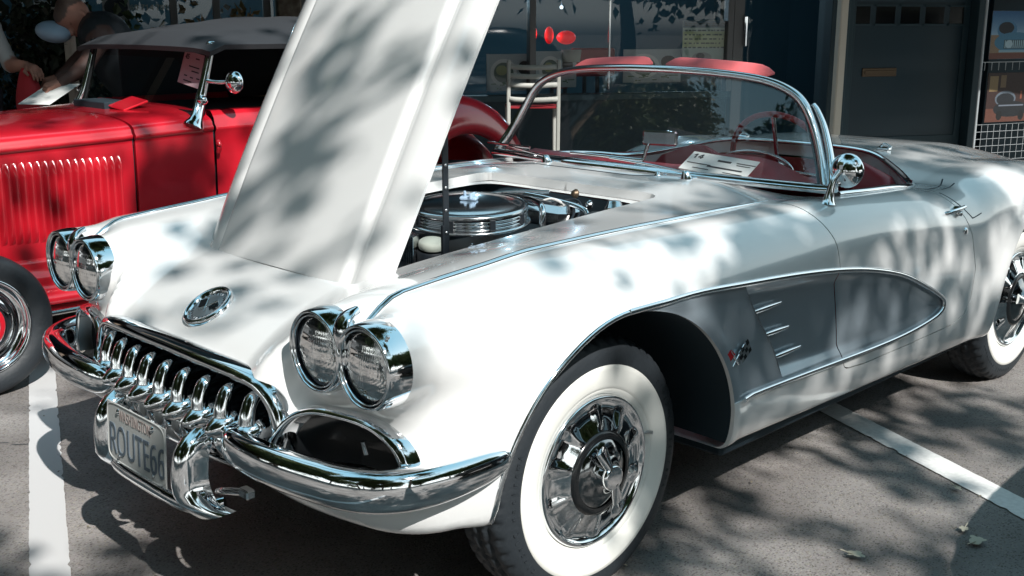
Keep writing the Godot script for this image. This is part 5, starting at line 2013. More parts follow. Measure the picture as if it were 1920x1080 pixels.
# flat print for boards, posters and pictures
func print_tex(kind: int) -> StandardMaterial3D:
	var w := 256
	var h := 160
	var im := Image.create_empty(w, h, false, Image.FORMAT_RGB8)
	var r := RandomNumberGenerator.new()
	r.seed = 100 + kind
	var oval := func(cx: float, cy: float, rx: float, ry: float, c: Color) -> void:
		for y in range(maxi(0, int(cy - ry)), mini(h, int(cy + ry) + 1)):
			var t := 1.0 - pow((y - cy) / ry, 2.0)
			if t > 0.0:
				var d := rx * sqrt(t)
				im.fill_rect(Rect2i(int(cx - d), y, int(2 * d), 1), c)
	if kind == 0:
		im.fill(Color(0.66, 0.71, 0.73))
		oval.call(90, 80, 70, 60, Color(0.80, 0.83, 0.83))
		oval.call(90, 80, 52, 44, Color(0.42, 0.48, 0.45))
		oval.call(80, 70, 30, 22, Color(0.62, 0.65, 0.50))
		oval.call(200, 60, 34, 30, Color(0.28, 0.27, 0.27))
		for k in 14:
			im.fill_rect(Rect2i(r.randi_range(10, 230), r.randi_range(120, 150), r.randi_range(8, 30), 4), Color(0.3, 0.42, 0.3))
	elif kind == 1:
		im.fill(Color(0.62, 0.70, 0.68))
		im.fill_rect(Rect2i(0, 0, 256, 26), Color(0.25, 0.36, 0.42))
		im.fill_rect(Rect2i(0, 40, 256, 60), Color(0.66, 0.72, 0.58))
		for y in [8, 16, 34, 50, 66, 82, 98]:
			var x := 10
			while x < 236:
				var l := r.randi_range(6, 26)
				im.fill_rect(Rect2i(x, y, l, 5), Color(0.20, 0.28, 0.30))
				x += l + r.randi_range(4, 14)
		oval.call(120, 138, 60, 20, Color(0.52, 0.56, 0.56))
		oval.call(110, 132, 26, 12, Color(0.24, 0.27, 0.28))
	elif kind == 2:
		im.fill(Color(0.62, 0.65, 0.66))
		oval.call(128, 80, 112, 58, Color(0.10, 0.16, 0.20))
		oval.call(128, 80, 104, 52, Color(0.14, 0.20, 0.24))
	elif kind == 3:
		im.fill(Color(0.66, 0.70, 0.72))
		im.fill_rect(Rect2i(0, 110, 256, 50), Color(0.45, 0.60, 0.50))
		for y in [20, 44, 68]:
			im.fill_rect(Rect2i(20, y, r.randi_range(120, 210), 8), Color(0.4, 0.5, 0.6))
	elif kind == 4:
		for y in h:
			im.fill_rect(Rect2i(0, y, w, 1), Color(0.13, 0.33, 0.50).lerp(Color(0.55, 0.66, 0.74), y / 90.0) if y < 80 else Color(0.50, 0.42, 0.34))
		oval.call(70, 62, 44, 32, Color(0.25, 0.45, 0.58))
		oval.call(66, 56, 34, 20, Color(0.06, 0.10, 0.14))
		oval.call(110, 104, 92, 34, Color(0.24, 0.45, 0.56))
		im.fill_rect(Rect2i(60, 96, 150, 30), Color(0.20, 0.30, 0.34))
		for k in 16:
			im.fill_rect(Rect2i(64 + 9 * k, 98, 5, 26), Color(0.55, 0.66, 0.70))
		oval.call(84, 110, 16, 14, Color(0.62, 0.72, 0.76))
		oval.call(190, 110, 16, 14, Color(0.62, 0.72, 0.76))
		im.fill_rect(Rect2i(40, 130, 180, 8), Color(0.5, 0.62, 0.68))
		im.fill_rect(Rect2i(0, 140, 256, 20), Color(0.40, 0.24, 0.20))
	else:
		im.fill(Color(0.17, 0.10, 0.09))
		im.fill_rect(Rect2i(0, 116, 256, 44), Color(0.32, 0.19, 0.15))
		im.fill_rect(Rect2i(8, 10, 40, 50), Color(0.48, 0.40, 0.28))
		im.fill_rect(Rect2i(60, 8, 26, 40), Color(0.40, 0.33, 0.24))
		im.fill_rect(Rect2i(160, 60, 8, 26), Color(0.45, 0.25, 0.18))
		oval.call(90, 84, 50, 26, Color(0.30, 0.34, 0.38))
		oval.call(90, 86, 42, 20, Color(0.07, 0.09, 0.11))
		oval.call(120, 118, 84, 26, Color(0.06, 0.08, 0.10))
		im.fill_rect(Rect2i(60, 104, 120, 5), Color(0.35, 0.38, 0.42))
		oval.call(66, 138, 14, 16, Color(0.03, 0.04, 0.05))
		oval.call(172, 140, 14, 16, Color(0.03, 0.04, 0.05))
	for y in h:
		for x in w:
			var n := r.randf_range(-0.035, 0.035)
			var c := im.get_pixel(x, y)
			im.set_pixel(x, y, Color(c.r + n, c.g + n, c.b + n))
	var m := StandardMaterial3D.new()
	m.resource_name = "print_%d" % kind
	m.albedo_texture = ImageTexture.create_from_image(im)
	m.uv1_triplanar = false
	m.roughness = 0.6
	return m

func leaf_mesh(big: float, seed_: int, leaves := 7) -> ArrayMesh:
	# a sprig: several pointed leaves, each of two bent faces
	var r := RandomNumberGenerator.new()
	r.seed = seed_
	var v := PackedVector3Array()
	var n := PackedVector3Array()
	var c := PackedColorArray()
	for k in leaves:
		var o := Vector3(r.randfn(0, 1), r.randfn(0, 1), r.randfn(0, 1)) * big * 0.42
		var t := Vector3(r.randfn(0, 1), r.randfn(-0.3, 0.7), r.randfn(0, 1)).normalized()
		var s := t.cross(Vector3(r.randfn(0, 1), r.randfn(0, 1), r.randfn(0, 1))).normalized()
		var u := s.cross(t).normalized()
		var l := big * r.randf_range(0.45, 0.8)
		var w := l * 0.34
		var tip := o + t * l
		var mid := o + t * l * 0.45
		var a := mid + s * w + u * w * 0.35
		var b := mid - s * w + u * w * 0.35
		var g := r.randf_range(0.7, 1.25)
		for tri in [[o, a, tip], [o, tip, b]]:
			var nn: Vector3 = (tri[2] - tri[0]).cross(tri[1] - tri[0]).normalized()
			for p in tri:
				v.append(p)
				n.append(nn)
				c.append(Color(g, g, g))
	var arr := []
	arr.resize(Mesh.ARRAY_MAX)
	arr[Mesh.ARRAY_VERTEX] = v
	arr[Mesh.ARRAY_NORMAL] = n
	arr[Mesh.ARRAY_COLOR] = c
	var am := ArrayMesh.new()
	am.add_surface_from_arrays(Mesh.PRIMITIVE_TRIANGLES, arr)
	return am

func foliage(parent: Node3D, called: String, places: Array, mesh: ArrayMesh, tint: Color, r: RandomNumberGenerator) -> void:
	var mm := MultiMesh.new()
	mm.transform_format = MultiMesh.TRANSFORM_3D
	mm.use_colors = true
	mm.mesh = mesh
	mm.instance_count = places.size()
	for k in places.size():
		var b := Basis.from_euler(Vector3(r.randf() * TAU, r.randf() * TAU, r.randf() * TAU)).scaled(Vector3.ONE * r.randf_range(0.7, 1.3))
		mm.set_instance_transform(k, Transform3D(b, places[k]))
		var g := r.randf_range(0.55, 1.45)
		mm.set_instance_color(k, Color(tint.r * g * r.randf_range(0.9, 1.25), tint.g * g, tint.b * g * r.randf_range(0.8, 1.1)))
	var o := MultiMeshInstance3D.new()
	o.name = called
	o.multimesh = mm
	o.material_override = M.leaf
	o.set_meta("kind", "stuff")
	parent.add_child(o, true)

# where the sun comes through the crown: a point in the place and how wide the gap is, with how much of it is open
const GAPS := [
	[0.0, 0.78, 0.55, 0.56, 0.985], [-0.55, 0.75, 0.6, 0.50, 0.98], [0.82, 0.66, 0.42, 0.42, 0.984], [0.76, 0.84, 0.08, 0.36, 0.984], [0.80, 0.80, -0.28, 0.16, 0.96],
	[0.35, 0.88, 0.2, 0.30, 0.9], [-0.62, 0.88, 0.2, 0.36, 0.985], [-0.6, 0.9, -0.1, 0.3, 0.975], [-0.42, 0.82, 0.42, 0.36, 0.985], [-0.75, 0.8, 0.55, 0.35, 0.97], [0.0, 1.25, 0.15, 0.66, 0.993], [0.0, 1.6, -0.1, 0.68, 0.993], [0.3, 0.93, -0.85, 0.3, 0.93], [-0.25, 0.93, -0.88, 0.36, 0.92],
	[1.05, 0.0, -0.85, 0.42, 0.9], [0.80, 0.0, -1.55, 0.44, 0.9], [1.15, 0.0, -1.5, 0.40, 0.9], [0.9, 0.0, -2.3, 0.45, 0.9], [1.3, 0.0, -0.3, 0.3, 0.85], [-2.1, 0.95, 0.25, 0.42, 0.95], [-2.1, 0.7, 0.35, 0.36, 0.92],
	[-2.15, 0.85, 1.0, 0.5, 0.9], [-2.2, 1.0, -0.5, 0.32, 0.92], [-2.0, 0.7, 0.75, 0.4, 0.85], [-2.6, 1.45, -1.0, 0.6, 0.94], [-1.8, 0.0, 0.40, 0.22, 0.85], [-0.85, 0.0, 0.85, 0.2, 0.8], [-2.0, 0.0, 0.9, 0.35, 0.6],
	[0.82, 0.86, -2.32, 0.10, 0.95], [0.88, 0.70, -1.28, 0.065, 0.92], [0.88, 0.66, -1.46, 0.055, 0.92], [0.88, 0.50, -0.75, 0.055, 0.85], [0.88, 0.45, -0.95, 0.06, 0.85], [0.80, 0.88, -1.62, 0.07, 0.88],
	[0.86, 0.36, -0.80, 0.07, 0.85], [0.9, 0.42, -1.9, 0.07, 0.88], [0.88, 0.72, -1.72, 0.055, 0.88], [0.82, 0.34, 0.33, 0.20, 0.95], [0.5, 0.45, 0.78, 0.30, 0.95], [0.25, 1.31, -1.23, 0.17, 0.95], [-0.25, 1.31, -1.23, 0.17, 0.95], [0.88, 0.50, -0.60, 0.07, 0.9], [0.88, 0.62, -1.02, 0.06, 0.9], [0.88, 0.56, -1.45, 0.05, 0.9], [0.5, 0.93, -1.0, 0.10, 0.8], [0.3, 0.9, -2.4, 0.2, 0.6]]

# boughs of the same crown that keep the sun off: a point in the place, how wide, and how many sprigs
const SHADES := [[-4.2, 1.25, -0.9, 0.55, 150], [-4.5, 1.2, -0.5, 0.4, 70], [-2.1, 0.70, -0.38, 0.17, 26], [0.80, 0.36, -0.25, 0.14, 16], [0.6, 0.0, 0.95, 0.22, 24]]

func sun_gap(w: Vector3, more: float) -> float:
	var s := TO_SUN.normalized()
	var best := 0.0
	for g in GAPS:
		var dv := w - Vector3(g[0], g[1], g[2])
		if (dv - s * dv.dot(s)).length() < g[3] + more + (0.06 if g[3] > 0.2 else -0.03):
			best = maxf(best, g[4])
	return best

func build_trees() -> void:
	var r := RandomNumberGenerator.new()
	r.seed = 21
	var s := TO_SUN.normalized()
	var bend := func(st: SurfaceTool, a: Vector3, b: Vector3, r0: float, r1: float) -> void:
		var m := (a + b) * 0.5 + Vector3(r.randfn(0, 0.08), 0, r.randfn(0, 0.08)) * a.distance_to(b)
		sweep(st, cr([a, m, b], 4), circle(1.0, 9), Vector3(0.3, 0.1, 1), false, func(t: float) -> Vector2: return Vector2.ONE * lerpf(r0, r1, t))
	var spots := [
		[Vector3(7.4, 0, 3.0), Vector3(6.2, 6.9, 1.2), Vector3(3.0, 2.0, 3.1), 3100, "broad green tree towards the sun, beyond the camera's right"],
		[Vector3(4.5, 0, 12.5), Vector3(4.5, 5.4, 12.5), Vector3(3.4, 3.6, 3.2), 2600, "round green tree straight behind the camera"],
		[Vector3(-3.0, 0, 13.5), Vector3(-3.0, 5.6, 13.5), Vector3(3.4, 3.9, 3.2), 2600, "green tree behind the camera, facing the roadster's nose"],
		[Vector3(11.0, 0, 9.0), Vector3(11.0, 5.0, 9.2), Vector3(3.2, 3.6, 3.2), 2600, "green tree behind the camera's right shoulder"],
		[Vector3(15.0, 0, -3.5), Vector3(15.0, 4.6, -3.5), Vector3(3.4, 3.6, 3.6), 5500, "green tree across the street beside the white car's door"],
		[Vector3(13.0, 0, -11.0), Vector3(13.0, 5.0, -11.0), Vector3(3.6, 4.0, 3.6), 5500, "green tree across the street behind the white car's tail"],
		[Vector3(-10.0, 0, 10.5), Vector3(-10.0, 5.0, 10.5), Vector3(3.4, 3.8, 3.4), 2400, "green tree up the street beyond the roadster's nose"],
		[Vector3(0.8, 0, 20.0), Vector3(0.8, 6.0, 20.0), Vector3(4.2, 5.0, 3.6), 2600, "tall far tree between the two behind the camera"],
		[Vector3(-5.0, 0, 7.6), Vector3(-5.0, 4.3, 7.8), Vector3(2.4, 3.0, 2.4), 2200, "leaning yellow green tree beyond the roadster's nose"],
		[Vector3(-9.2, 0, 5.4), Vector3(-8.4, 7.0, 5.8), Vector3(2.8, 3.4, 2.8), 6500, "young yellow green tree on the pavement up the street"],
		[Vector3(7.4, 0, 13.0), Vector3(7.4, 4.6, 13.4), Vector3(3.0, 3.6, 3.0), 2200, "bushy tree behind the camera, between the round one and the right hand one"],
		[Vector3(2.6, 0, 9.0), Vector3(1.6, 7.6, 8.0), Vector3(3.4, 2.2, 2.2), 2600, "high spreading tree right behind the camera"],
		[Vector3(-7.0, 0, 8.8), Vector3(-6.4, 7.6, 8.0), Vector3(2.6, 3.4, 2.4), 6500, "dense yellow green tree up the street, behind the leaning one"],
		[Vector3(-12.5, 0, 8.6), Vector3(-12.2, 8.6, 9.0), Vector3(3.4, 5.0, 3.6), 7000, "tall dense tree up the street, left of the leaning one"],
		[Vector3(-13.5, 0, 13.0), Vector3(-13.5, 6.0, 13.0), Vector3(4.0, 5.0, 4.0), 6000, "tallest dense tree up the street, farthest from the camera"],
		[Vector3(8.2, 0, 9.4), Vector3(6.8, 8.2, 9.0), Vector3(2.8, 2.0, 2.2), 2200, "high spreading tree behind the camera's right shoulder"],
		[Vector3(-4.9, 0, 2.7), Vector3(-0.6, 10.2, -0.6), Vector3(4.4, 1.4, 4.2), 3600, "wide spreading tree whose crown roofs the parking row"],
		[Vector3(15.5, 0, 2.6), Vector3(15.5, 4.6, 2.6), Vector3(3.0, 3.8, 3.4), 5000, "low bushy tree across the street, level with the white car's nose"],
		[Vector3(14.0, 0, -7.4), Vector3(14.0, 4.4, -7.4), Vector3(3.0, 3.8, 3.2), 5000, "low bushy tree across the street, between two taller ones"]]
	var sprig := leaf_mesh(0.17, 31, 7)
	var wide := leaf_mesh(0.42, 32, 7)
	for k in spots.size():
		var q: Array = spots[k]
		var t := thing("street_tree", q[4], "tree", q[0], 0.0, "trees along the street")
		var c: Vector3 = q[1] - q[0]
		var e: Vector3 = q[2]
		var st := begin()
		bend.call(st, Vector3(0, -0.1, 0), Vector3(c.x * 0.4, c.y - e.y * 0.7, c.z * 0.4), 0.24, 0.15)
		put(t, "trunk", done(st), M.bark)
		var lumps := []
		for j in (26 if k == 0 else 13):
			var dv := Vector3(r.randfn(0, 1), r.randfn(0, 1), r.randfn(0, 1)).normalized()
			lumps.append([c + dv * e * r.randf_range(0.25, 0.85), r.randf_range(0.7, 1.05) if k == 0 else r.randf_range(1.1, 1.7)])
		for j in 7:
			if k == 0:
				var hit := false
				for i in 9:
					var w: Vector3 = q[0] + Vector3(c.x * 0.4, c.y - e.y * (0.75 - 0.05 * j), c.z * 0.4).lerp(lumps[j][0], i / 8.0)
					hit = hit or sun_gap(w, 0.25) > 0.5
				if hit:
					continue
			st = begin()
			bend.call(st, Vector3(c.x * 0.4, c.y - e.y * (0.75 - 0.05 * j), c.z * 0.4), lumps[j][0], 0.09, 0.025)
			put(t, "limb", done(st), M.bark)
		var places := []
		var guard := 0
		while places.size() < q[3] and guard < q[3] * 4:
			guard += 1
			var l: Array = lumps[r.randi() % lumps.size()]
			var p: Vector3 = l[0] + Vector3(r.randfn(0, 0.55), r.randfn(0, 0.5), r.randfn(0, 0.55)) * l[1]
			if k == 0:
				if r.randf() < sun_gap(p + q[0], 0.11):
					continue
			places.append(p)
		if k == 0:
			for q2 in SHADES:
				for j in int(q2[4]):
					var off: Vector3 = Vector3(r.randfn(0, 0.5), r.randfn(0, 0.5), r.randfn(0, 0.5)) * q2[3]
					places.append(Vector3(q2[0], q2[1], q2[2]) + TO_SUN * (6.2 + r.randf_range(-0.9, 0.9)) + off - q[0])
		foliage(t, "crown", places, sprig if k == 0 else wide, [Color(0.105, 0.120, 0.040), Color(0.075, 0.120, 0.036), Color(0.070, 0.110, 0.034)][k % 3], r)
	# dark climbing shrub by the shop's left window
	var sh := thing("shrub", "dark leafy shrub in front of the left shop window, beside the pale post", "shrub", Vector3(-5.02, 0.12, -1.12))
	var st2 := begin()
	bend.call(st2, Vector3.ZERO, Vector3(0, 1.2, 0), 0.03, 0.015)
	put(sh, "stem", done(st2), M.bark)
	var pl := []
	for k in 620:
		var y := r.randf_range(0.1, 1.42)
		pl.append(Vector3(r.randfn(0, 0.17), y, r.randfn(0, 0.17)))
	foliage(sh, "crown", pl, leaf_mesh(0.10, 33, 6), Color(0.018, 0.030, 0.016), r)
	var fl := thing("flower_stem", "white flower spray above the dark shrub", "flower", Vector3(-5.0, 1.42, -1.15))
	put(fl, "stem", tube_mesh([Vector3(0, -0.1, 0), Vector3(0.01, 0.05, 0), Vector3(0.0, 0.12, 0.01)], 0.004, 5, 3), M.bark)
	for k in 7:
		var a := TAU * k / 7.0
		st2 = begin()
		sphere(st2, Vector3(cos(a) * 0.028, 0.10 + 0.022 * (k % 3), sin(a) * 0.028), Vector3(0.018, 0.009, 0.014), 8, 5)
		put(fl, "petal", done(st2), M.pale_cloth)
	# low planting inside the window behind the roadster's windscreen
	for q in [[-3.0, 0.95, 0.05, "leafy green pot plant on the shop sill, seen through the roadster's windscreen", Color(0.05, 0.085, 0.04)], [-2.45, 0.92, 0.05, "tan dried flowers on the shop sill beside the green pot plant", Color(0.16, 0.12, 0.06)], [-3.35, 0.98, 0.04, "olive brown plant on the shop sill, left of the green pot plant", Color(0.12, 0.10, 0.045)]]:
		var pt := thing("pot_plant", q[3], "plant", SHOP_O + SHOP_E * q[0] + SHOP_N * 0.26 + Vector3(0, 0.13, 0))
		put(pt, "pot", lathe_mesh([[0.0, 0.0], [0.13, 0.0], [0.17, 0.55], [0.15, 0.56], [0.0, 0.50]], Vector3.ZERO, Vector3.UP, 20), M.pilaster_stone)
		pl = []
		for k in 260:
			pl.append(Vector3(r.randfn(0, 0.15), 0.55 + absf(r.randfn(0.25, 0.22)), r.randfn(0, 0.13)))
		foliage(pt, "leaves", pl, leaf_mesh(0.12, 34, 6), q[4], r)

# ------------------------------------------------------------------ the red roadster
const RX := -2.72

func rod_sec(z: float) -> Array:
	# half width, belt height, top height
	return [curve([-2.4, -1.6, -0.62, -0.24, 0.35, 0.95], [0.60, 0.68, 0.635, 0.60, 0.535, 0.40], z), curve([-2.4, -0.62, -0.24, 0.35, 0.95], [0.98, 0.978, 0.962, 0.936, 0.895], z), curve([-1.0, -0.62, -0.24, 0.35, 0.95], [1.07, 1.066, 1.045, 1.02, 0.985], z)]

func rod_row(z: float, low := 0.46, shrink := 0.0) -> PackedVector3Array:
	var s := rod_sec(z)
	var row := PackedVector3Array()
	var hw: float = s[0] - shrink
	for y in [low, 0.6, 0.75, 0.86, s[1] - 0.03, s[1] - 0.012]:
		row.append(Vector3(hw - 0.02 * (1.0 - sstep(0.3, 0.9, y)), y, z))
	row.append(Vector3(hw + 0.010 * (0.0 if shrink else 1.0), s[1] - 0.008, z))
	row.append(Vector3(hw + 0.012 * (0.0 if shrink else 1.0), s[1] + 0.006, z))
	row.append(Vector3(hw + 0.002, s[1] + 0.016, z))
	for k in range(1, 15):
		var t := PI * 0.5 * k / 14.0
		row.append(Vector3(hw * pow(cos(t), 0.62), s[1] + 0.018 + (s[2] - s[1] - 0.018 - shrink) * pow(sin(t), 0.8), z))
	var n := row.size()
	for k in range(n - 2, -1, -1):
		row.append(Vector3(-row[k].x, row[k].y, row[k].z))
	return row

func rod_skin(z0: float, z1: float, n: int, low := 0.46, shrink := 0.0, ends := true) -> ArrayMesh:
	var st := begin()
	var rows := []
	for k in n + 1:
		rows.append(rod_row(lerpf(z0, z1, float(k) / n), low, shrink))
	skin(st, rows)
	if ends:
		for e in [0, n]:
			var l := []
			for p in rows[e]:
				l.append(Vector3(p.x * 0.97, p.y - 0.015, p.z))
			skin(st, [rows[e], PackedVector3Array(l)])
	return done(st)

func build_roadster() -> void:
	var c := thing("roadster", "bright red old roadster with louvred bonnet and a dark canvas top", "car", Vector3(RX, 0, 0))
	var liner := rod_skin(0.93, -1.5, 20, 0.3, 0.03, false)
	put(c, "inner_body", liner, M.bay_dark)
	put(c, "hood", rod_skin(0.95, -0.232, 30), M.red_paint)
	var cowl := put(c, "cowl", rod_skin(-0.245, -0.606, 12), M.red_paint)
	# cowl vent standing open
	var st := begin()
	box(st, Vector3(-0.04, 1.064, -0.41), Vector3(0.34, 0.035, 0.15), 0.003)
	put(cowl, "vent_opening", done(st), M.bay_dark)
	st = begin()
	box(st, Vector3.ZERO, Vector3(0.15, 0.010, 0.13), 0.003)
	put(cowl, "vent_flap", done(st), M.red_paint, Transform3D(Basis(Vector3.RIGHT, 0.30) * Basis(Vector3(0, 0, 1), -0.10), Vector3(0.20, 1.076, -0.42)))
	# louvres
	for s in [1.0, -1.0]:
		for k in 28:
			var z := 0.66 - 0.0305 * k
			var hw: float = rod_sec(z)[0]
			st = begin()
			var rows := []
			for i in 13:
				var t := i / 12.0
				var y := lerpf(0.530 + 0.02 * (1.0 - k / 28.0), 0.885, t)
				var e := sqrt(maxf(1.0 - pow(absf(2.0 * t - 1.0), 8.0), 0.0))
				var x: float = s * (hw - 0.02 * (1.0 - sstep(0.3, 0.9, y)) - 0.001)
				rows.append(PackedVector3Array([Vector3(x, y, z + 0.012), Vector3(x + s * 0.007 * e, y, z + 0.007), Vector3(x + s * 0.017 * e, y, z + 0.0005), Vector3(x + s * 0.023 * e, y, z - 0.005), Vector3(x + s * 0.022 * e, y, z - 0.0075), Vector3(x + s * 0.002, y, z - 0.0085), Vector3(x, y, z - 0.009)]))
			skin(st, rows)
			put(c.get_node("hood"), "louvre", done(st), M.red_paint)
	# doors and the tail
	for s in [1.0, -1.0]:
		st = begin()
		var rows := []
		for k in 11:
			var z := lerpf(-0.618, -1.42, k / 10.0)
			var sc := rod_sec(z)
			var hw: float = sc[0] * s
			var row := PackedVector3Array()
			for y in [0.46, 0.65, 0.85, sc[1] - 0.02]:
				row.append(Vector3(hw - s * 0.02 * (1.0 - sstep(0.3, 0.9, y)), y, z))
			for q in [[0.010, -0.008], [0.012, 0.006], [0.001, 0.016], [-0.006, 0.045], [-0.03, 0.075], [-0.07, 0.080], [-0.085, 0.05], [-0.09, -0.30]]:
				row.append(Vector3(hw + s * q[0], sc[1] + q[1], z))
			rows.append(row)
		skin(st, rows)
		var dr := put(c, "door", done(st), M.red_paint)
		put(dr, "hinge", tube_mesh([Vector3(s * 0.655, 0.92, -0.617), Vector3(s * 0.668, 0.90, -0.617), Vector3(s * 0.655, 0.868, -0.617)], 0.011, 8, 4), M.red_paint)
	st = begin()
	var tail := []
	for k in 12:
		var z := lerpf(-1.43, -2.75, k / 11.0)
		var hw := curve([-2.75, -2.4, -1.43], [0.35, 0.60, 0.675], z)
		var ty := curve([-2.75, -2.3, -1.8, -1.43], [0.62, 0.94, 1.04, 1.05], z)
		var row := PackedVector3Array()
		for i in 21:
			var t := PI * i / 20.0
			row.append(Vector3(cos(t) * hw * minf(1.0, 0.8 + 0.4 * sin(t)), 0.40 + (ty - 0.40) * pow(sin(t), 0.45), z))
		tail.append(row)
	skin(st, tail)
	fan(st, tail[11])
	put(c, "tail", done(st), M.red_paint)
	# sill and frame rails below the bonnet
	for s in [1.0, -1.0]:
		st = begin()
		var prof := [[0.50, 0.47], [0.56, 0.475], [0.58, 0.455], [0.565, 0.43], [0.60, 0.405], [0.605, 0.385], [0.59, 0.365], [0.62, 0.34], [0.655, 0.325], [0.66, 0.300], [0.64, 0.285], [0.55, 0.275]]
		var rows := []
		for k in 9:
			var z := lerpf(0.42, -1.6, k / 8.0)
			var row := PackedVector3Array()
			for q in prof:
				row.append(Vector3(s * (q[0] - 0.02 + 0.03 * sstep(0.3, -0.5, z)), q[1], z))
			rows.append(row)
		skin(st, rows)
		fan(st, rows[0])
		put(c, "frame_rail", done(st), M.red_paint)
		st = begin()
		box(st, Vector3(s * 0.63, 0.262, -0.6), Vector3(0.10, 0.02, 1.9), 0.006)
		put(c, "running_strip", done(st), M.worn_chrome)
	# front axle and grille shell
	put(c, "front_axle", tube_mesh([Vector3(0.72, 0.29, 0.55), Vector3(0.4, 0.22, 0.56), Vector3(-0.4, 0.22, 0.56), Vector3(-0.72, 0.29, 0.55)], 0.025, 10, 4), M.chrome)
	st = begin()
	var shell := []
	for q in [[0.93, 1.0, 0.0], [0.98, 1.03, 0.0], [1.02, 1.0, -0.005], [1.03, 0.86, -0.02], [1.01, 0.84, -0.02]]:
		var row := PackedVector3Array()
		for k in 40:
			var t := TAU * (k + 0.5) / 40.0
			row.append(Vector3(signf(cos(t)) * pow(absf(cos(t)), 0.45) * 0.39 * q[1] * (1.0 - 0.18 * maxf(-sin(t), 0.0)), 0.68 + signf(sin(t)) * pow(absf(sin(t)), 0.45) * 0.33 * q[1] + q[2], q[0]))
		shell.append(row)
	skin(st, shell, false, true)
	var gs := put(c, "grille_shell", done(st), M.red_paint)
	st = begin()
	fan(st, shell[4])
	put(gs, "grille_back", done(st), M.bay_dark)
	for k in 13:
		put(gs, "grille_bar", box_mesh(Vector3(0.008, 0.50, 0.018), 0.003), M.chrome, Transform3D(Basis(), Vector3(-0.27 + 0.045 * k, 0.66, 1.02)))
	for s in [1.0, -1.0]:
		put(c, "headlight", lathe_mesh([[0.0, -0.14], [0.05, -0.12], [0.085, -0.05], [0.095, 0.0], [0.098, 0.01], [0.09, 0.016], [0.06, 0.030], [0.0, 0.036]], Vector3(s * 0.47, 0.78, 0.86), Vector3(0, 0, 1), 32), M.chrome)
	# rear wings
	for s in [1.0, -1.0]:
		st = begin()
		var rows := []
		for k in 33:
			var a := lerpf(-0.25, PI + 0.12, k / 32.0)
			var row := PackedVector3Array()
			for q in [[0.405, 0.80], [0.415, 0.822], [0.44, 0.83], [0.50, 0.825], [0.55, 0.80], [0.59, 0.75], [0.612, 0.68], [0.615, 0.62], [0.60, 0.56]]:
				var rr: float = q[0] + (0.05 * sstep(PI * 0.6, PI, a) if q[0] > 0.45 else 0.0)
				row.append(Vector3(s * q[1], 0.46 + sin(a) * rr, -2.02 - cos(a) * rr * 0.93))
			rows.append(row)
		skin(st, rows)
		put(c, "rear_wing", done(st), M.red_paint)
	for q in [[0.745, 0.29, 0.55, 0.29, 1.0], [-0.745, 0.29, 0.55, 0.29, -1.0], [0.72, 0.36, -2.02, 0.36, 1.0], [-0.72, 0.36, -2.02, 0.36, -1.0]]:
		rod_wheel(c, Vector3(q[0], q[1], q[2]), q[3], q[4])
	# windscreen: swept posts, frame, glass
	for s in [1.0, -1.0]:
		st = begin()
		sweep(st, cr([Vector3(s * 0.628, 0.985, -0.515), Vector3(s * 0.622, 1.02, -0.535), Vector3(s * 0.604, 1.10, -0.57), Vector3(s * 0.600, 1.22, -0.61), Vector3(s * 0.600, 1.345, -0.648)], 6), circle(0.020, 12, 0.026), Vector3(0, 0, 1), false, func(t: float) -> Vector2: return Vector2.ONE * curve([0.0, 0.12, 0.3, 0.55, 1.0], [2.0, 1.75, 1.15, 0.95, 0.62], t))
		var post := put(c, "windscreen_post", done(st), M.chrome)
		st = begin()
		sphere(st, Vector3(s * 0.600, 1.352, -0.648), Vector3(0.026, 0.016, 0.026), 14, 8)
		lathe(st, [[0.0, 0.045], [0.018, 0.04], [0.024, 0.02], [0.020, 0.0]], Vector3(s * 0.61, 1.105, -0.572), Vector3(s, 0, 0.2), 16)
		put(post, "swivel", done(st), M.chrome)
	st = begin()
	var fr := PackedVector3Array()
	for q in [[-0.58, 1.045], [0.58, 1.045], [0.58, 1.35], [-0.58, 1.35]]:
		fr.append(Vector3(q[0], q[1], -0.555 - (q[1] - 1.045) * 0.31))
	for k in 4:
		var a := fr[k]
		var b := fr[(k + 1) % 4]
		var path := PackedVector3Array([a, a.lerp(b, 0.5), b])
		sweep(st, path, circle(0.011, 8), Vector3(0, 0.2, 1))
	put(c, "windscreen_frame", done(st), M.black_gloss)
	st = begin()
	flat_quad(st, fr[0], fr[3], fr[2], fr[1])
	put(c, "windscreen", done(st), M.glass)
	st = begin()
	box(st, Vector3(0, 1.030, -0.56), Vector3(1.22, 0.035, 0.05), 0.012)
	put(c, "windscreen_base", done(st), M.black_satin)
	# door mirror
	st = begin()
	tube(st, [Vector3(0.60, 1.19, -0.60), Vector3(0.65, 1.185, -0.62), Vector3(0.70, 1.186, -0.65)], 0.010, 8)
	var mr := put(c, "side_mirror", done(st), M.chrome)
	put(mr, "mirror_head", lathe_mesh([[0.0, 0.030], [0.025, 0.026], [0.046, 0.012], [0.052, 0.0], [0.050, -0.008], [0.0, -0.008]], Vector3(0.735, 1.186, -0.67), Vector3(0.30, 0.05, 1.0), 28), M.chrome)
	# canvas top
	st = begin()
	var rows := []
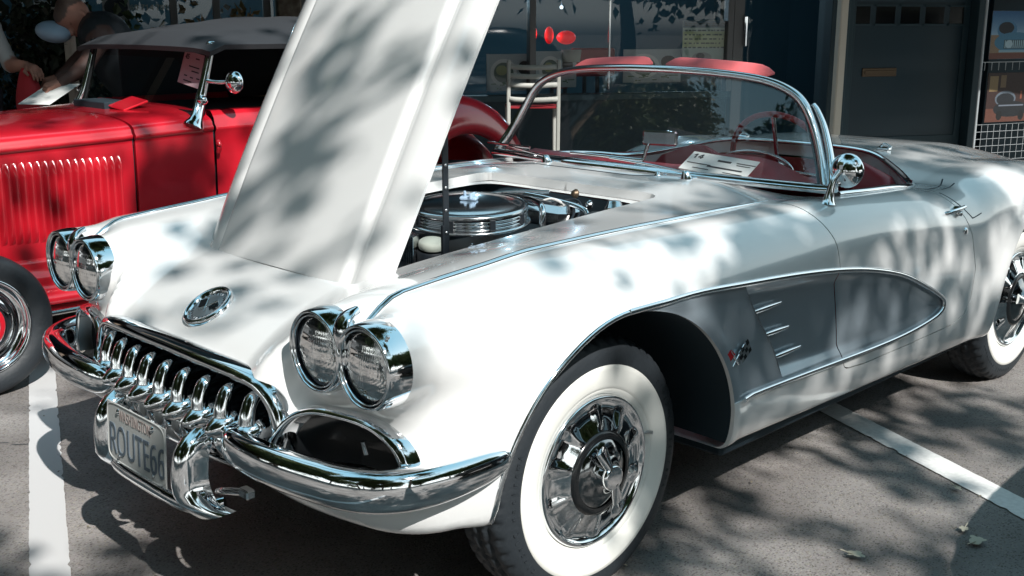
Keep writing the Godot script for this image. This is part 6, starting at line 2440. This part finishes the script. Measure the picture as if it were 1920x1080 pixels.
	for i in 21:
		var t := i / 20.0
		var z := lerpf(-0.585, -2.15, t)
		var row := PackedVector3Array()
		var crown := curve([0.0, 0.05, 0.25, 0.45, 0.8, 1.0], [0.010, 0.035, 0.085, 0.115, 0.11, 0.02], t)
		for k in 23:
			var x := lerpf(-0.69, 0.69, k / 22.0)
			var e := absf(x) / 0.69
			row.append(Vector3(x, 1.362 + crown * (1.0 - pow(e, 2.4)) - 0.012 * pow(e, 12.0) + 0.004 * sin(t * 37.0) * (1.0 - e) - 0.03 * sstep(0.03, 0.0, t), z + 0.02 * (1.0 - e * e)))
		rows.append(row)
	skin(st, rows)
	put(c, "canvas_top", done(st), M.canvas_top)
	st = begin()
	var under := []
	for row in rows:
		var l := PackedVector3Array()
		for p in row:
			l.append(Vector3(p.x * 0.985, p.y - 0.022, p.z - 0.004))
		under.append(l)
	skin(st, under)
	skin(st, [rows[0], under[0]])
	for e in [0, 22]:
		var l2 := []
		for i in 21:
			l2.append(PackedVector3Array([rows[i][e], under[i][e]]))
		skin(st, l2)
	put(c, "top_lining", done(st), M.canvas_dark)
	st = begin()
	box(st, Vector3(0, 1.20, -2.12), Vector3(1.30, 0.36, 0.02), 0.005)
	box(st, Vector3(-0.655, 1.20, -1.45), Vector3(0.02, 0.36, 1.30), 0.005)
	put(c, "side_curtain", done(st), M.canvas_dark)
	st = begin()
	box(st, Vector3(0, 0.86, -1.75), Vector3(1.15, 0.55, 0.16), 0.05)
	box(st, Vector3(0, 0.62, -1.35), Vector3(1.15, 0.16, 0.60), 0.04)
	put(c, "bench_seat", done(st), M.black_satin)
	# show card inside the windscreen, pink paper
	var card := put(self, "show_card", box_mesh(Vector3(0.245, 0.155, 0.002), 0.0005), M.paper_pink, Transform3D(Basis(Vector3(0.0, 0.0, 1.0), 0.0) * Basis(Vector3.RIGHT, -0.28) * Basis(Vector3(0, 0, 1), -0.13), Vector3(RX + 0.437, 1.232, -0.640)))
	tag(card, "pink show card with small print inside the red roadster's windscreen", "card")
	put(card, "card_lettering", text_mesh("45", 0.035, 0.001), M.ink, Transform3D(Basis(), Vector3(-0.085, 0.052, 0.002)))
	for q in [[0.0, 0.012, 0.10], [0.02, -0.008, 0.07], [-0.06, -0.035, 0.03], [0.0, -0.038, 0.03], [0.06, -0.035, 0.03], [-0.03, -0.058, 0.08], [0.015, 0.052, 0.035]]:
		put(card, "print_line", box_mesh(Vector3(q[2], 0.006, 0.0006), 0.0), M.ink, Transform3D(Basis(), Vector3(q[0], q[1], 0.0018)))

func rod_wheel(c: Node3D, at: Vector3, rad: float, s: float) -> void:
	var w := Node3D.new()
	w.name = sub_name(c, "wheel")
	c.add_child(w, true)
	w.position = at
	if s < 0:
		w.rotation.y = PI
	var k := rad / 0.29
	put(w, "tyre", lathe_mesh([[0.195 * k, -0.07], [0.24 * k, -0.08], [0.275 * k, -0.072], [0.287 * k, -0.05], [0.290 * k, 0.0], [0.287 * k, 0.05], [0.282 * k, 0.062], [0.274 * k, 0.072], [0.262 * k, 0.078], [0.24 * k, 0.081], [0.225 * k, 0.079], [0.205 * k, 0.072], [0.198 * k, 0.066]], Vector3.ZERO, Vector3.RIGHT, 96), M.rubber)
	put(w, "rim", lathe_mesh([[0.200 * k, 0.066], [0.198 * k, 0.072], [0.192 * k, 0.074], [0.184 * k, 0.068], [0.178 * k, 0.050], [0.165 * k, 0.036], [0.150 * k, 0.032], [0.138 * k, 0.04]], Vector3.ZERO, Vector3.RIGHT, 80), M.chrome)
	put(w, "wheel_disc", lathe_mesh([[0.140 * k, 0.038], [0.12 * k, 0.052], [0.10 * k, 0.056], [0.085 * k, 0.046]], Vector3.ZERO, Vector3.RIGHT, 64), M.chrome)
	put(w, "wheel_ring", lathe_mesh([[0.098 * k, 0.057], [0.092 * k, 0.062], [0.080 * k, 0.062]], Vector3.ZERO, Vector3.RIGHT, 48), M.red_paint)
	put(w, "hub_cap", lathe_mesh([[0.087 * k, 0.044], [0.083 * k, 0.060], [0.065 * k, 0.078], [0.035 * k, 0.090], [0.0, 0.094]], Vector3.ZERO, Vector3.RIGHT, 48), M.chrome)
	put(w, "wheel_back", lathe_mesh([[0.19 * k, -0.06], [0.14 * k, 0.0], [0.0, 0.0]], Vector3.ZERO, Vector3.RIGHT, 32), M.black_satin)

# ------------------------------------------------------------------ bystanders, cars at the edges, small things
func nets(fn: Callable, lo: Vector3, hi: Vector3, h: float) -> Dictionary:
	var n := Vector3i(((hi - lo) / h).ceil()) + Vector3i.ONE
	var sy := n.x
	var sz := n.x * n.y
	var v := PackedFloat32Array()
	v.resize(n.x * n.y * n.z)
	for z in n.z:
		for y in n.y:
			for x in n.x:
				v[z * sz + y * sy + x] = fn.call(lo + Vector3(x, y, z) * h)
	var id := {}
	var pos := PackedVector3Array()
	var nrm := PackedVector3Array()
	var off := [0, 1, sy, sy + 1, sz, sz + 1, sz + sy, sz + sy + 1]
	var edges := [[0, 1], [2, 3], [4, 5], [6, 7], [0, 2], [1, 3], [4, 6], [5, 7], [0, 4], [1, 5], [2, 6], [3, 7]]
	for z in n.z - 1:
		for y in n.y - 1:
			for x in n.x - 1:
				var o := z * sz + y * sy + x
				var neg := 0
				for q in 8:
					if v[o + off[q]] < 0.0:
						neg += 1
				if neg == 0 or neg == 8:
					continue
				var acc := Vector3.ZERO
				var cnt := 0
				for e in edges:
					var a := v[o + off[e[0]]]
					var b := v[o + off[e[1]]]
					if (a < 0.0) != (b < 0.0):
						var ca := Vector3(e[0] & 1, (e[0] >> 1) & 1, e[0] >> 2)
						acc += ca.lerp(Vector3(e[1] & 1, (e[1] >> 1) & 1, e[1] >> 2), a / (a - b))
						cnt += 1
				id[o] = pos.size()
				var p := lo + (Vector3(x, y, z) + acc / cnt) * h
				pos.append(p)
				var e2 := h * 0.4
				nrm.append(Vector3(fn.call(p + Vector3(e2, 0, 0)) - fn.call(p - Vector3(e2, 0, 0)), fn.call(p + Vector3(0, e2, 0)) - fn.call(p - Vector3(0, e2, 0)), fn.call(p + Vector3(0, 0, e2)) - fn.call(p - Vector3(0, 0, e2))).normalized())
	var idx := PackedInt32Array()
	for z in range(1, n.z - 1):
		for y in range(1, n.y - 1):
			for x in range(1, n.x - 1):
				var o := z * sz + y * sy + x
				for ax in 3:
					var st: int = [1, sy, sz][ax]
					if (v[o] < 0.0) == (v[o + st] < 0.0):
						continue
					var u: int = [sy, sz, 1][ax]
					var w: int = [sz, 1, sy][ax]
					var q := [id[o], id[o - u], id[o - u - w], id[o - w]]
					if v[o] < 0.0:
						idx.append_array([q[0], q[2], q[1], q[0], q[3], q[2]])
					else:
						idx.append_array([q[0], q[1], q[2], q[0], q[2], q[3]])
	return {"p": pos, "n": nrm, "i": idx}

func bone_d(p: Vector3, a: Vector3, b: Vector3, ra: float, rb: float) -> float:
	var ab := b - a
	var t := clampf((p - a).dot(ab) / maxf(ab.length_squared(), 1e-6), 0.0, 1.0)
	return (p - a - ab * t).length() - lerpf(ra, rb, t)

func figure(o: Node3D, bones: Array, h: float, called := "body") -> MeshInstance3D:
	# bones: [from, to, radius, radius, colour]; one continuous skin, coloured by the nearest bone
	var lo := Vector3.ONE * 1e9
	var hi := -lo
	for b in bones:
		for q in [0, 1]:
			lo = lo.min(b[q] - Vector3.ONE * (b[2 + q] + 3 * h))
			hi = hi.max(b[q] + Vector3.ONE * (b[2 + q] + 3 * h))
	var fn := func(p: Vector3) -> float:
		var d := 1e9
		for b in bones:
			var e := bone_d(p, b[0], b[1], b[2], b[3])
			var k: float = b[5] if b.size() > 5 else 0.04
			var m := maxf(k - absf(d - e), 0.0) / k
			d = minf(d, e) - m * m * k * 0.25
		return d
	var m := nets(fn, lo, hi, h)
	var col := PackedColorArray()
	for p in m.p:
		var best := 1e9
		var c := Color.WHITE
		for b in bones:
			var e := bone_d(p, b[0], b[1], b[2], b[3])
			if e < best:
				best = e
				c = b[4]
		col.append(c)
	var arr := []
	arr.resize(Mesh.ARRAY_MAX)
	arr[Mesh.ARRAY_VERTEX] = m.p
	arr[Mesh.ARRAY_NORMAL] = m.n
	arr[Mesh.ARRAY_COLOR] = col
	arr[Mesh.ARRAY_INDEX] = m.i
	var am := ArrayMesh.new()
	am.add_surface_from_arrays(Mesh.PRIMITIVE_TRIANGLES, arr)
	return put(o, called, am, M.figure_skin)

func head_bones(c: Vector3, fwd: Vector3, up: Vector3, skin_: Color, hair: Color) -> Array:
	var s := fwd.cross(up).normalized()
	var b := [
		[c + up * 0.02 - fwd * 0.015, c + up * 0.025 + fwd * 0.02, 0.085, 0.078, skin_],
		[c - up * 0.03 + fwd * 0.02, c - up * 0.085 + fwd * 0.055, 0.062, 0.032, skin_],
		[c - up * 0.005 + fwd * 0.085, c - up * 0.035 + fwd * 0.108, 0.012, 0.015, skin_, 0.02],
		[c - up * 0.062 + fwd * 0.083 - s * 0.015, c - up * 0.062 + fwd * 0.083 + s * 0.015, 0.010, 0.010, skin_ * Color(0.8, 0.6, 0.6), 0.012],
		[c + up * 0.055 - fwd * 0.03, c + up * 0.05 + fwd * 0.03, 0.077, 0.062, hair],
		[c - up * 0.01 - fwd * 0.05, c - up * 0.05 - fwd * 0.045, 0.062, 0.05, hair]]
	for k in [-1.0, 1.0]:
		b.append([c + s * 0.080 * k + up * 0.005, c + s * 0.084 * k - up * 0.03 + fwd * 0.005, 0.013, 0.010, skin_, 0.012])
		b.append([c + s * 0.030 * k + up * 0.012 + fwd * 0.078, c + s * 0.034 * k + up * 0.012 + fwd * 0.078, 0.011, 0.011, skin_ * Color(0.5, 0.5, 0.5), 0.006])
	return b

func hand_bones(c: Vector3, fwd: Vector3, down: Vector3, skin_: Color) -> Array:
	var s := fwd.cross(down).normalized()
	var b := [[c, c + fwd * 0.06, 0.028, 0.032, skin_, 0.02]]
	for k in 4:
		var o := c + fwd * 0.075 + s * (-0.030 + 0.020 * k)
		var l: float = [0.040, 0.050, 0.046, 0.034][k]
		b.append([c + fwd * 0.05 + s * (-0.024 + 0.016 * k), o, 0.011, 0.0095, skin_, 0.006])
		b.append([o, o + (fwd * 0.8 + down * 0.6) * l, 0.0095, 0.008, skin_, 0.006])
		b.append([o + (fwd * 0.8 + down * 0.6) * l, o + (fwd * 0.8 + down * 0.6) * l + (fwd * 0.3 + down * 0.95) * 0.024, 0.008, 0.007, skin_, 0.005])
	b.append([c + fwd * 0.015 - s * 0.02, c + fwd * 0.055 - s * 0.055 + down * 0.01, 0.013, 0.010, skin_, 0.01])
	b.append([c + fwd * 0.055 - s * 0.055 + down * 0.01, c + fwd * 0.085 - s * 0.052 + down * 0.025, 0.010, 0.008, skin_, 0.006])
	return b

func build_bystanders() -> void:
	var fm := mat("figure_skin", Color.WHITE, 0.6)
	fm.vertex_color_use_as_albedo = true
	var sk := Color(0.36, 0.17, 0.125)
	var hr := Color(0.10, 0.07, 0.055)
	var vest := Color(0.012, 0.016, 0.022)
	var sl := Color(0.085, 0.045, 0.038)
	var tr := Color(0.02, 0.028, 0.045)
	var o := thing("person", "person in a dark vest bending over the far side of the red roadster", "person", Vector3(-4.25, 0.127, -1.25))
	var B := -o.position
	var hip := B + Vector3(-4.10, 1.00, -1.30)
	var chest := B + Vector3(-4.12, 1.36, -1.08)
	var head := B + Vector3(-4.22, 1.475, -0.94)
	var hf := Vector3(0.45, -0.62, 0.64).normalized()
	var hu := (Vector3(-0.1, 0.75, 0.65) - hf * Vector3(-0.1, 0.75, 0.65).dot(hf)).normalized()
	var bones := [
		[hip, hip.lerp(chest, 0.55), 0.165, 0.155, vest, 0.08], [hip.lerp(chest, 0.55), chest, 0.155, 0.15, vest, 0.08],
		[chest + Vector3(0.10, 0.03, 0.10), chest + Vector3(-0.16, 0.03, -0.06), 0.095, 0.095, vest, 0.08],
		[chest, head - hu * 0.03 - hf * 0.03, 0.07, 0.058, sk, 0.04],
		[hip + Vector3(0.09, -0.02, 0.04), B + Vector3(-4.05, 0.56, -1.22), 0.10, 0.07, tr, 0.05], [B + Vector3(-4.05, 0.56, -1.22), B + Vector3(-4.10, 0.20, -1.30), 0.068, 0.05, tr, 0.05],
		[hip + Vector3(-0.09, -0.02, -0.04), B + Vector3(-4.28, 0.56, -1.30), 0.10, 0.07, tr, 0.05], [B + Vector3(-4.28, 0.56, -1.30), B + Vector3(-4.32, 0.20, -1.38), 0.068, 0.05, tr, 0.05],
		[B + Vector3(-4.10, 0.165, -1.31), B + Vector3(-4.02, 0.155, -1.16), 0.045, 0.038, vest, 0.03], [B + Vector3(-4.32, 0.165, -1.39), B + Vector3(-4.24, 0.155, -1.24), 0.045, 0.038, vest, 0.03],
		[chest + Vector3(0.17, 0.01, 0.10), B + Vector3(-3.90, 1.19, -0.83), 0.062, 0.048, sl, 0.04], [B + Vector3(-3.90, 1.19, -0.83), B + Vector3(-3.92, 1.115, -0.70), 0.048, 0.036, sl, 0.03],
		[chest + Vector3(-0.20, 0.01, -0.06), B + Vector3(-4.34, 1.20, -0.98), 0.062, 0.048, sl, 0.04], [B + Vector3(-4.34, 1.20, -0.98), B + Vector3(-4.36, 1.12, -0.87), 0.048, 0.036, sl, 0.03]]
	figure(o, bones, 0.024)
	figure(o, head_bones(head, hf, hu, sk, hr), 0.011, "head")
	figure(o, hand_bones(B + Vector3(-3.925, 1.108, -0.685), Vector3(0.0, -0.35, 0.94).normalized(), Vector3(0, -0.94, -0.35), sk), 0.006, "hand")
	figure(o, hand_bones(B + Vector3(-4.365, 1.115, -0.86), Vector3(0.0, -0.35, 0.94).normalized(), Vector3(0, -0.94, -0.35), sk), 0.006, "hand")
	var pp := put(self, "paper_sheet", box_mesh(Vector3(0.21, 0.003, 0.29), 0.0008), M.paper_white, Transform3D(Basis(Vector3.UP, 0.5) * Basis(Vector3.RIGHT, 0.35), Vector3(-3.86, 1.055, -0.60)))
	tag(pp, "white paper sheet held by the person bending over the roadster", "paper")
	# pale post behind the person
	var post := thing("pale_post", "pale square post standing between the shrub and the bending person", "post", Vector3(-4.52, 0.127, -1.03))
	put(post, "shaft", box_mesh(Vector3(0.055, 2.6, 0.055), 0.006), M.pale_post, Transform3D(Basis(Vector3.UP, 0.5), Vector3(0, 1.3, 0)))
	put(post, "post_foot", box_mesh(Vector3(0.12, 0.03, 0.12), 0.006), M.pale_post, Transform3D(Basis(Vector3.UP, 0.5), Vector3(0, 0.016, 0)))
	# pale blue cap held up by the head
	var st := begin()
	sphere(st, Vector3.ZERO, Vector3(0.13, 0.062, 0.10), 20, 12)
	var hat := put(self, "blue_cap", done(st), M.pale_blue, Transform3D(Basis(Vector3(0, 0, 1), -0.2), Vector3(-4.27, 1.395, -0.83)))
	tag(hat, "shiny pale blue cap below the bending person's face", "cap")
	# the second onlooker, cut by the left edge: forearm over a red bag
	var p2 := thing("person", "onlooker at the left edge whose arm shows above a red bag", "person", Vector3(-4.62, 0.127, -0.46))
	var C := -p2.position
	var sleeve := Color(0.42, 0.43, 0.43)
	var hip2 := C + Vector3(-4.66, 1.02, -0.45)
	var ch2 := C + Vector3(-4.66, 1.40, -0.42)
	var hd2 := C + Vector3(-4.64, 1.66, -0.38)
	figure(p2, [
		[hip2, ch2, 0.15, 0.15, sleeve, 0.08], [ch2 + Vector3(0.02, 0.03, 0.15), ch2 + Vector3(0.0, 0.03, -0.15), 0.085, 0.085, sleeve, 0.08], [ch2, hd2, 0.065, 0.055, sk, 0.04],
		[hip2 + Vector3(0, 0, 0.09), C + Vector3(-4.66, 0.56, -0.36), 0.095, 0.065, tr, 0.05], [C + Vector3(-4.66, 0.56, -0.36), C + Vector3(-4.68, 0.20, -0.36), 0.065, 0.048, tr, 0.04],
		[hip2 + Vector3(0, 0, -0.09), C + Vector3(-4.66, 0.56, -0.54), 0.095, 0.065, tr, 0.05], [C + Vector3(-4.66, 0.56, -0.54), C + Vector3(-4.68, 0.20, -0.54), 0.065, 0.048, tr, 0.04],
		[C + Vector3(-4.68, 0.165, -0.36), C + Vector3(-4.54, 0.155, -0.36), 0.045, 0.036, vest, 0.03], [C + Vector3(-4.68, 0.165, -0.54), C + Vector3(-4.54, 0.155, -0.54), 0.045, 0.036, vest, 0.03],
		[ch2 + Vector3(0.03, 0.02, -0.18), C + Vector3(-4.54, 1.20, -0.66), 0.056, 0.046, sleeve, 0.04], [C + Vector3(-4.54, 1.20, -0.66), C + Vector3(-4.36, 1.19, -0.69), 0.044, 0.034, sk, 0.03],
		[ch2 + Vector3(0.03, 0.02, 0.18), C + Vector3(-4.60, 1.12, -0.18), 0.056, 0.046, sleeve, 0.04], [C + Vector3(-4.60, 1.12, -0.18), C + Vector3(-4.54, 0.90, -0.12), 0.044, 0.034, sk, 0.03]], 0.024)
	figure(p2, head_bones(hd2, Vector3(0.9, -0.3, 0.1).normalized(), Vector3(0.3, 0.9, 0).normalized(), sk, hr), 0.011, "head")
	figure(p2, hand_bones(C + Vector3(-4.345, 1.188, -0.692), Vector3(0.96, -0.2, -0.1).normalized(), Vector3(-0.2, -0.96, 0).normalized(), sk), 0.006, "hand")
	figure(p2, hand_bones(C + Vector3(-4.535, 0.885, -0.118), Vector3(0.1, -1.0, 0.1).normalized(), Vector3(0.9, 0.1, 0).normalized(), sk), 0.006, "hand")
	st = begin()
	var rows := []
	for i in 9:
		var t := i / 8.0
		var row := PackedVector3Array()
		for k in 18:
			var a := TAU * k / 18.0
			var f := 0.35 + 0.75 * pow(t, 0.7) - 0.25 * pow(t, 6.0)
			row.append(Vector3(cos(a) * 0.105 * f * (1.0 + 0.10 * sin(3.0 * a + 2.0)), -0.26 * t, sin(a) * 0.075 * f * (1.0 + 0.10 * sin(4.0 * a))))
		rows.append(row)
	skin(st, rows, false, true)
	fan(st, rows[8])
	var bag := put(self, "red_bag", done(st), M.red_cloth, Transform3D(Basis(), Vector3(-4.335, 1.185, -0.675)))
	tag(bag, "red cloth bag hanging from the onlooker's hand at the left edge", "bag")

# a parked saloon at the edge of the place, of plain smooth panels
func saloon(called: String, label: String, at: Vector3, paint: Material, length := 4.4) -> void:
	var c := thing(called, label, "car", at)
	var l := length * 0.5
	var st := begin()
	var rows := []
	for i in 29:
		var t := i / 28.0
		var z := lerpf(l, -l, t)
		var e := sqrt(maxf(1.0 - pow(absf(2.0 * t - 1.0), 7.0), 0.02))
		var row := PackedVector3Array()
		var top := curve([0.0, 0.03, 0.12, 0.32, 0.62, 0.85, 0.97, 1.0], [0.60, 0.72, 0.83, 0.90, 0.92, 0.90, 0.80, 0.62], t)
		for k in 25:
			var a := lerpf(-0.35, PI + 0.35, k / 24.0)
			var x := signf(cos(a)) * pow(absf(cos(a)), 0.42) * 0.88 * e
			var y := 0.50 + (signf(sin(a)) * pow(absf(sin(a)), 0.55)) * ((top - 0.50) if sin(a) > 0.0 else 0.34)
			row.append(Vector3(x, y, z))
		rows.append(row)
	skin(st, rows)
	fan(st, rows[0], true)
	fan(st, rows[28])
	put(c, "body", done(st), paint)
	st = begin()
	rows = []
	for i in 17:
		var t := i / 16.0
		var z := lerpf(l * 0.22, -l * 0.72, t)
		var top := curve([0.0, 0.1, 0.3, 0.6, 0.85, 1.0], [0.88, 1.12, 1.36, 1.40, 1.26, 0.90], t)
		var row := PackedVector3Array()
		for k in 17:
			var a := PI * k / 16.0
			row.append(Vector3(signf(cos(a)) * pow(absf(cos(a)), 0.5) * lerpf(0.80, 0.62, sin(a)), 0.86 + (top - 0.86) * pow(sin(a), 0.5), z))
		rows.append(row)
	skin(st, rows)
	put(c, "cabin", done(st), M.black_gloss)
	for q in [[0.76, l * 0.62, 1.0], [-0.76, l * 0.62, -1.0], [0.76, -l * 0.60, 1.0], [-0.76, -l * 0.60, -1.0]]:
		rod_wheel(c, Vector3(q[0], 0.31, q[1]), 0.31, q[2])

func build_small_things() -> void:
	# the white car's show card on its dashboard
	var cx := Vector3(0.243, -0.018, -0.027).normalized()
	var cn := cx.cross(Vector3(-0.01, 0.040, -0.082)).normalized()
	var card_xf := Transform3D(Basis(cx, cn.cross(cx), cn), Vector3(0.335, 0.978, -1.113))
	var card := put(self, "show_card", box_mesh(Vector3(0.25, 0.112, 0.002), 0.0005), M.paper_white, card_xf)
	tag(card, "white show card numbered 14 on the white car's dashboard", "card")
	put(card, "card_number", text_mesh("14", 0.036, 0.001), M.ink, Transform3D(Basis(), Vector3(-0.095, 0.030, 0.0015)))
	for q in [[0.01, 0.022, 0.05, 0.010], [0.09, 0.024, 0.07, 0.004], [0.085, 0.012, 0.05, 0.004], [-0.07, -0.012, 0.09, 0.004], [0.03, -0.018, 0.13, 0.008], [-0.05, -0.038, 0.06, 0.004], [0.07, -0.040, 0.07, 0.004]]:
		put(card, "print_line", box_mesh(Vector3(q[2], q[3], 0.0006), 0.0), M.ink, Transform3D(Basis(), Vector3(q[0], q[1], 0.0018)))
	saloon("parked_car", "dark saloon parked beside the white car, just outside the right edge", Vector3(2.83, 0, -2.3), M.black_gloss, 4.3)
	saloon("parked_car", "dark grey car behind the red roadster at the left edge", Vector3(-4.9, 0, 2.0), M.grey_car, 4.4)
	# fallen leaves on the asphalt
	var r := RandomNumberGenerator.new()
	r.seed = 5
	for q in [[1.16, -0.655, 0.028, "pale lobed fallen leaf near the bottom edge, right of the white car's front tyre"], [1.36, -0.98, 0.034, "curled pale fallen leaf at the edge of the dark shadow, bottom right"], [1.30, -1.03, 0.02, "small twig-like fallen leaf beside the curled pale one"], [1.16, -1.30, 0.018, "tiny reddish fallen leaf beside the painted line on the right"]]:
		var lf := thing("fallen_leaf", q[3], "leaf", Vector3(q[0], 0.006, q[1]), r.randf() * TAU, "leaves fallen on the asphalt")
		var st := begin()
		var n := 20
		var rows := []
		var edge := PackedVector3Array()
		for k in n:
			var a := TAU * k / n
			var rad: float = q[2] * (0.55 + 0.35 * absf(sin(a * 2.5)) + 0.1 * r.randf())
			edge.append(Vector3(cos(a) * rad, 0.004 + 0.25 * q[2] * absf(sin(a)), sin(a) * rad * 0.75))
		fan(st, edge)
		put(lf, "blade", done(st), M.leaf_litter)
		put(lf, "stalk", tube_mesh([Vector3.ZERO + Vector3(0, 0.006, 0), Vector3(q[2] * 1.5, 0.012, q[2] * 0.2)], 0.0015, 5, 1), M.leaf_litter)
	# grit, seed husks and leaf crumbs lying about
	var bits := MultiMesh.new()
	bits.transform_format = MultiMesh.TRANSFORM_3D
	bits.use_colors = true
	bits.mesh = leaf_mesh(0.020, 50, 1)
	bits.instance_count = 420
	for k in 420:
		var p := Vector3(r.randf_range(-2.4, 2.4), 0.007, r.randf_range(-3.2, 1.6))
		bits.set_instance_transform(k, Transform3D(Basis.from_euler(Vector3(r.randf_range(-0.4, 0.4), r.randf() * TAU, r.randf_range(-0.4, 0.4))).scaled(Vector3(1, 0.4, 1) * r.randf_range(0.4, 1.3)), p))
		var g := r.randf_range(0.05, 0.38)
		bits.set_instance_color(k, Color(g, g * 0.86, g * 0.66))
	var lit := MultiMeshInstance3D.new()
	lit.name = "leaf_litter"
	lit.multimesh = bits
	lit.material_override = M.leaf
	lit.set_meta("kind", "stuff")
	tag(lit, "leaf crumbs and husks scattered over the asphalt", "litter")
	add_child(lit, true)
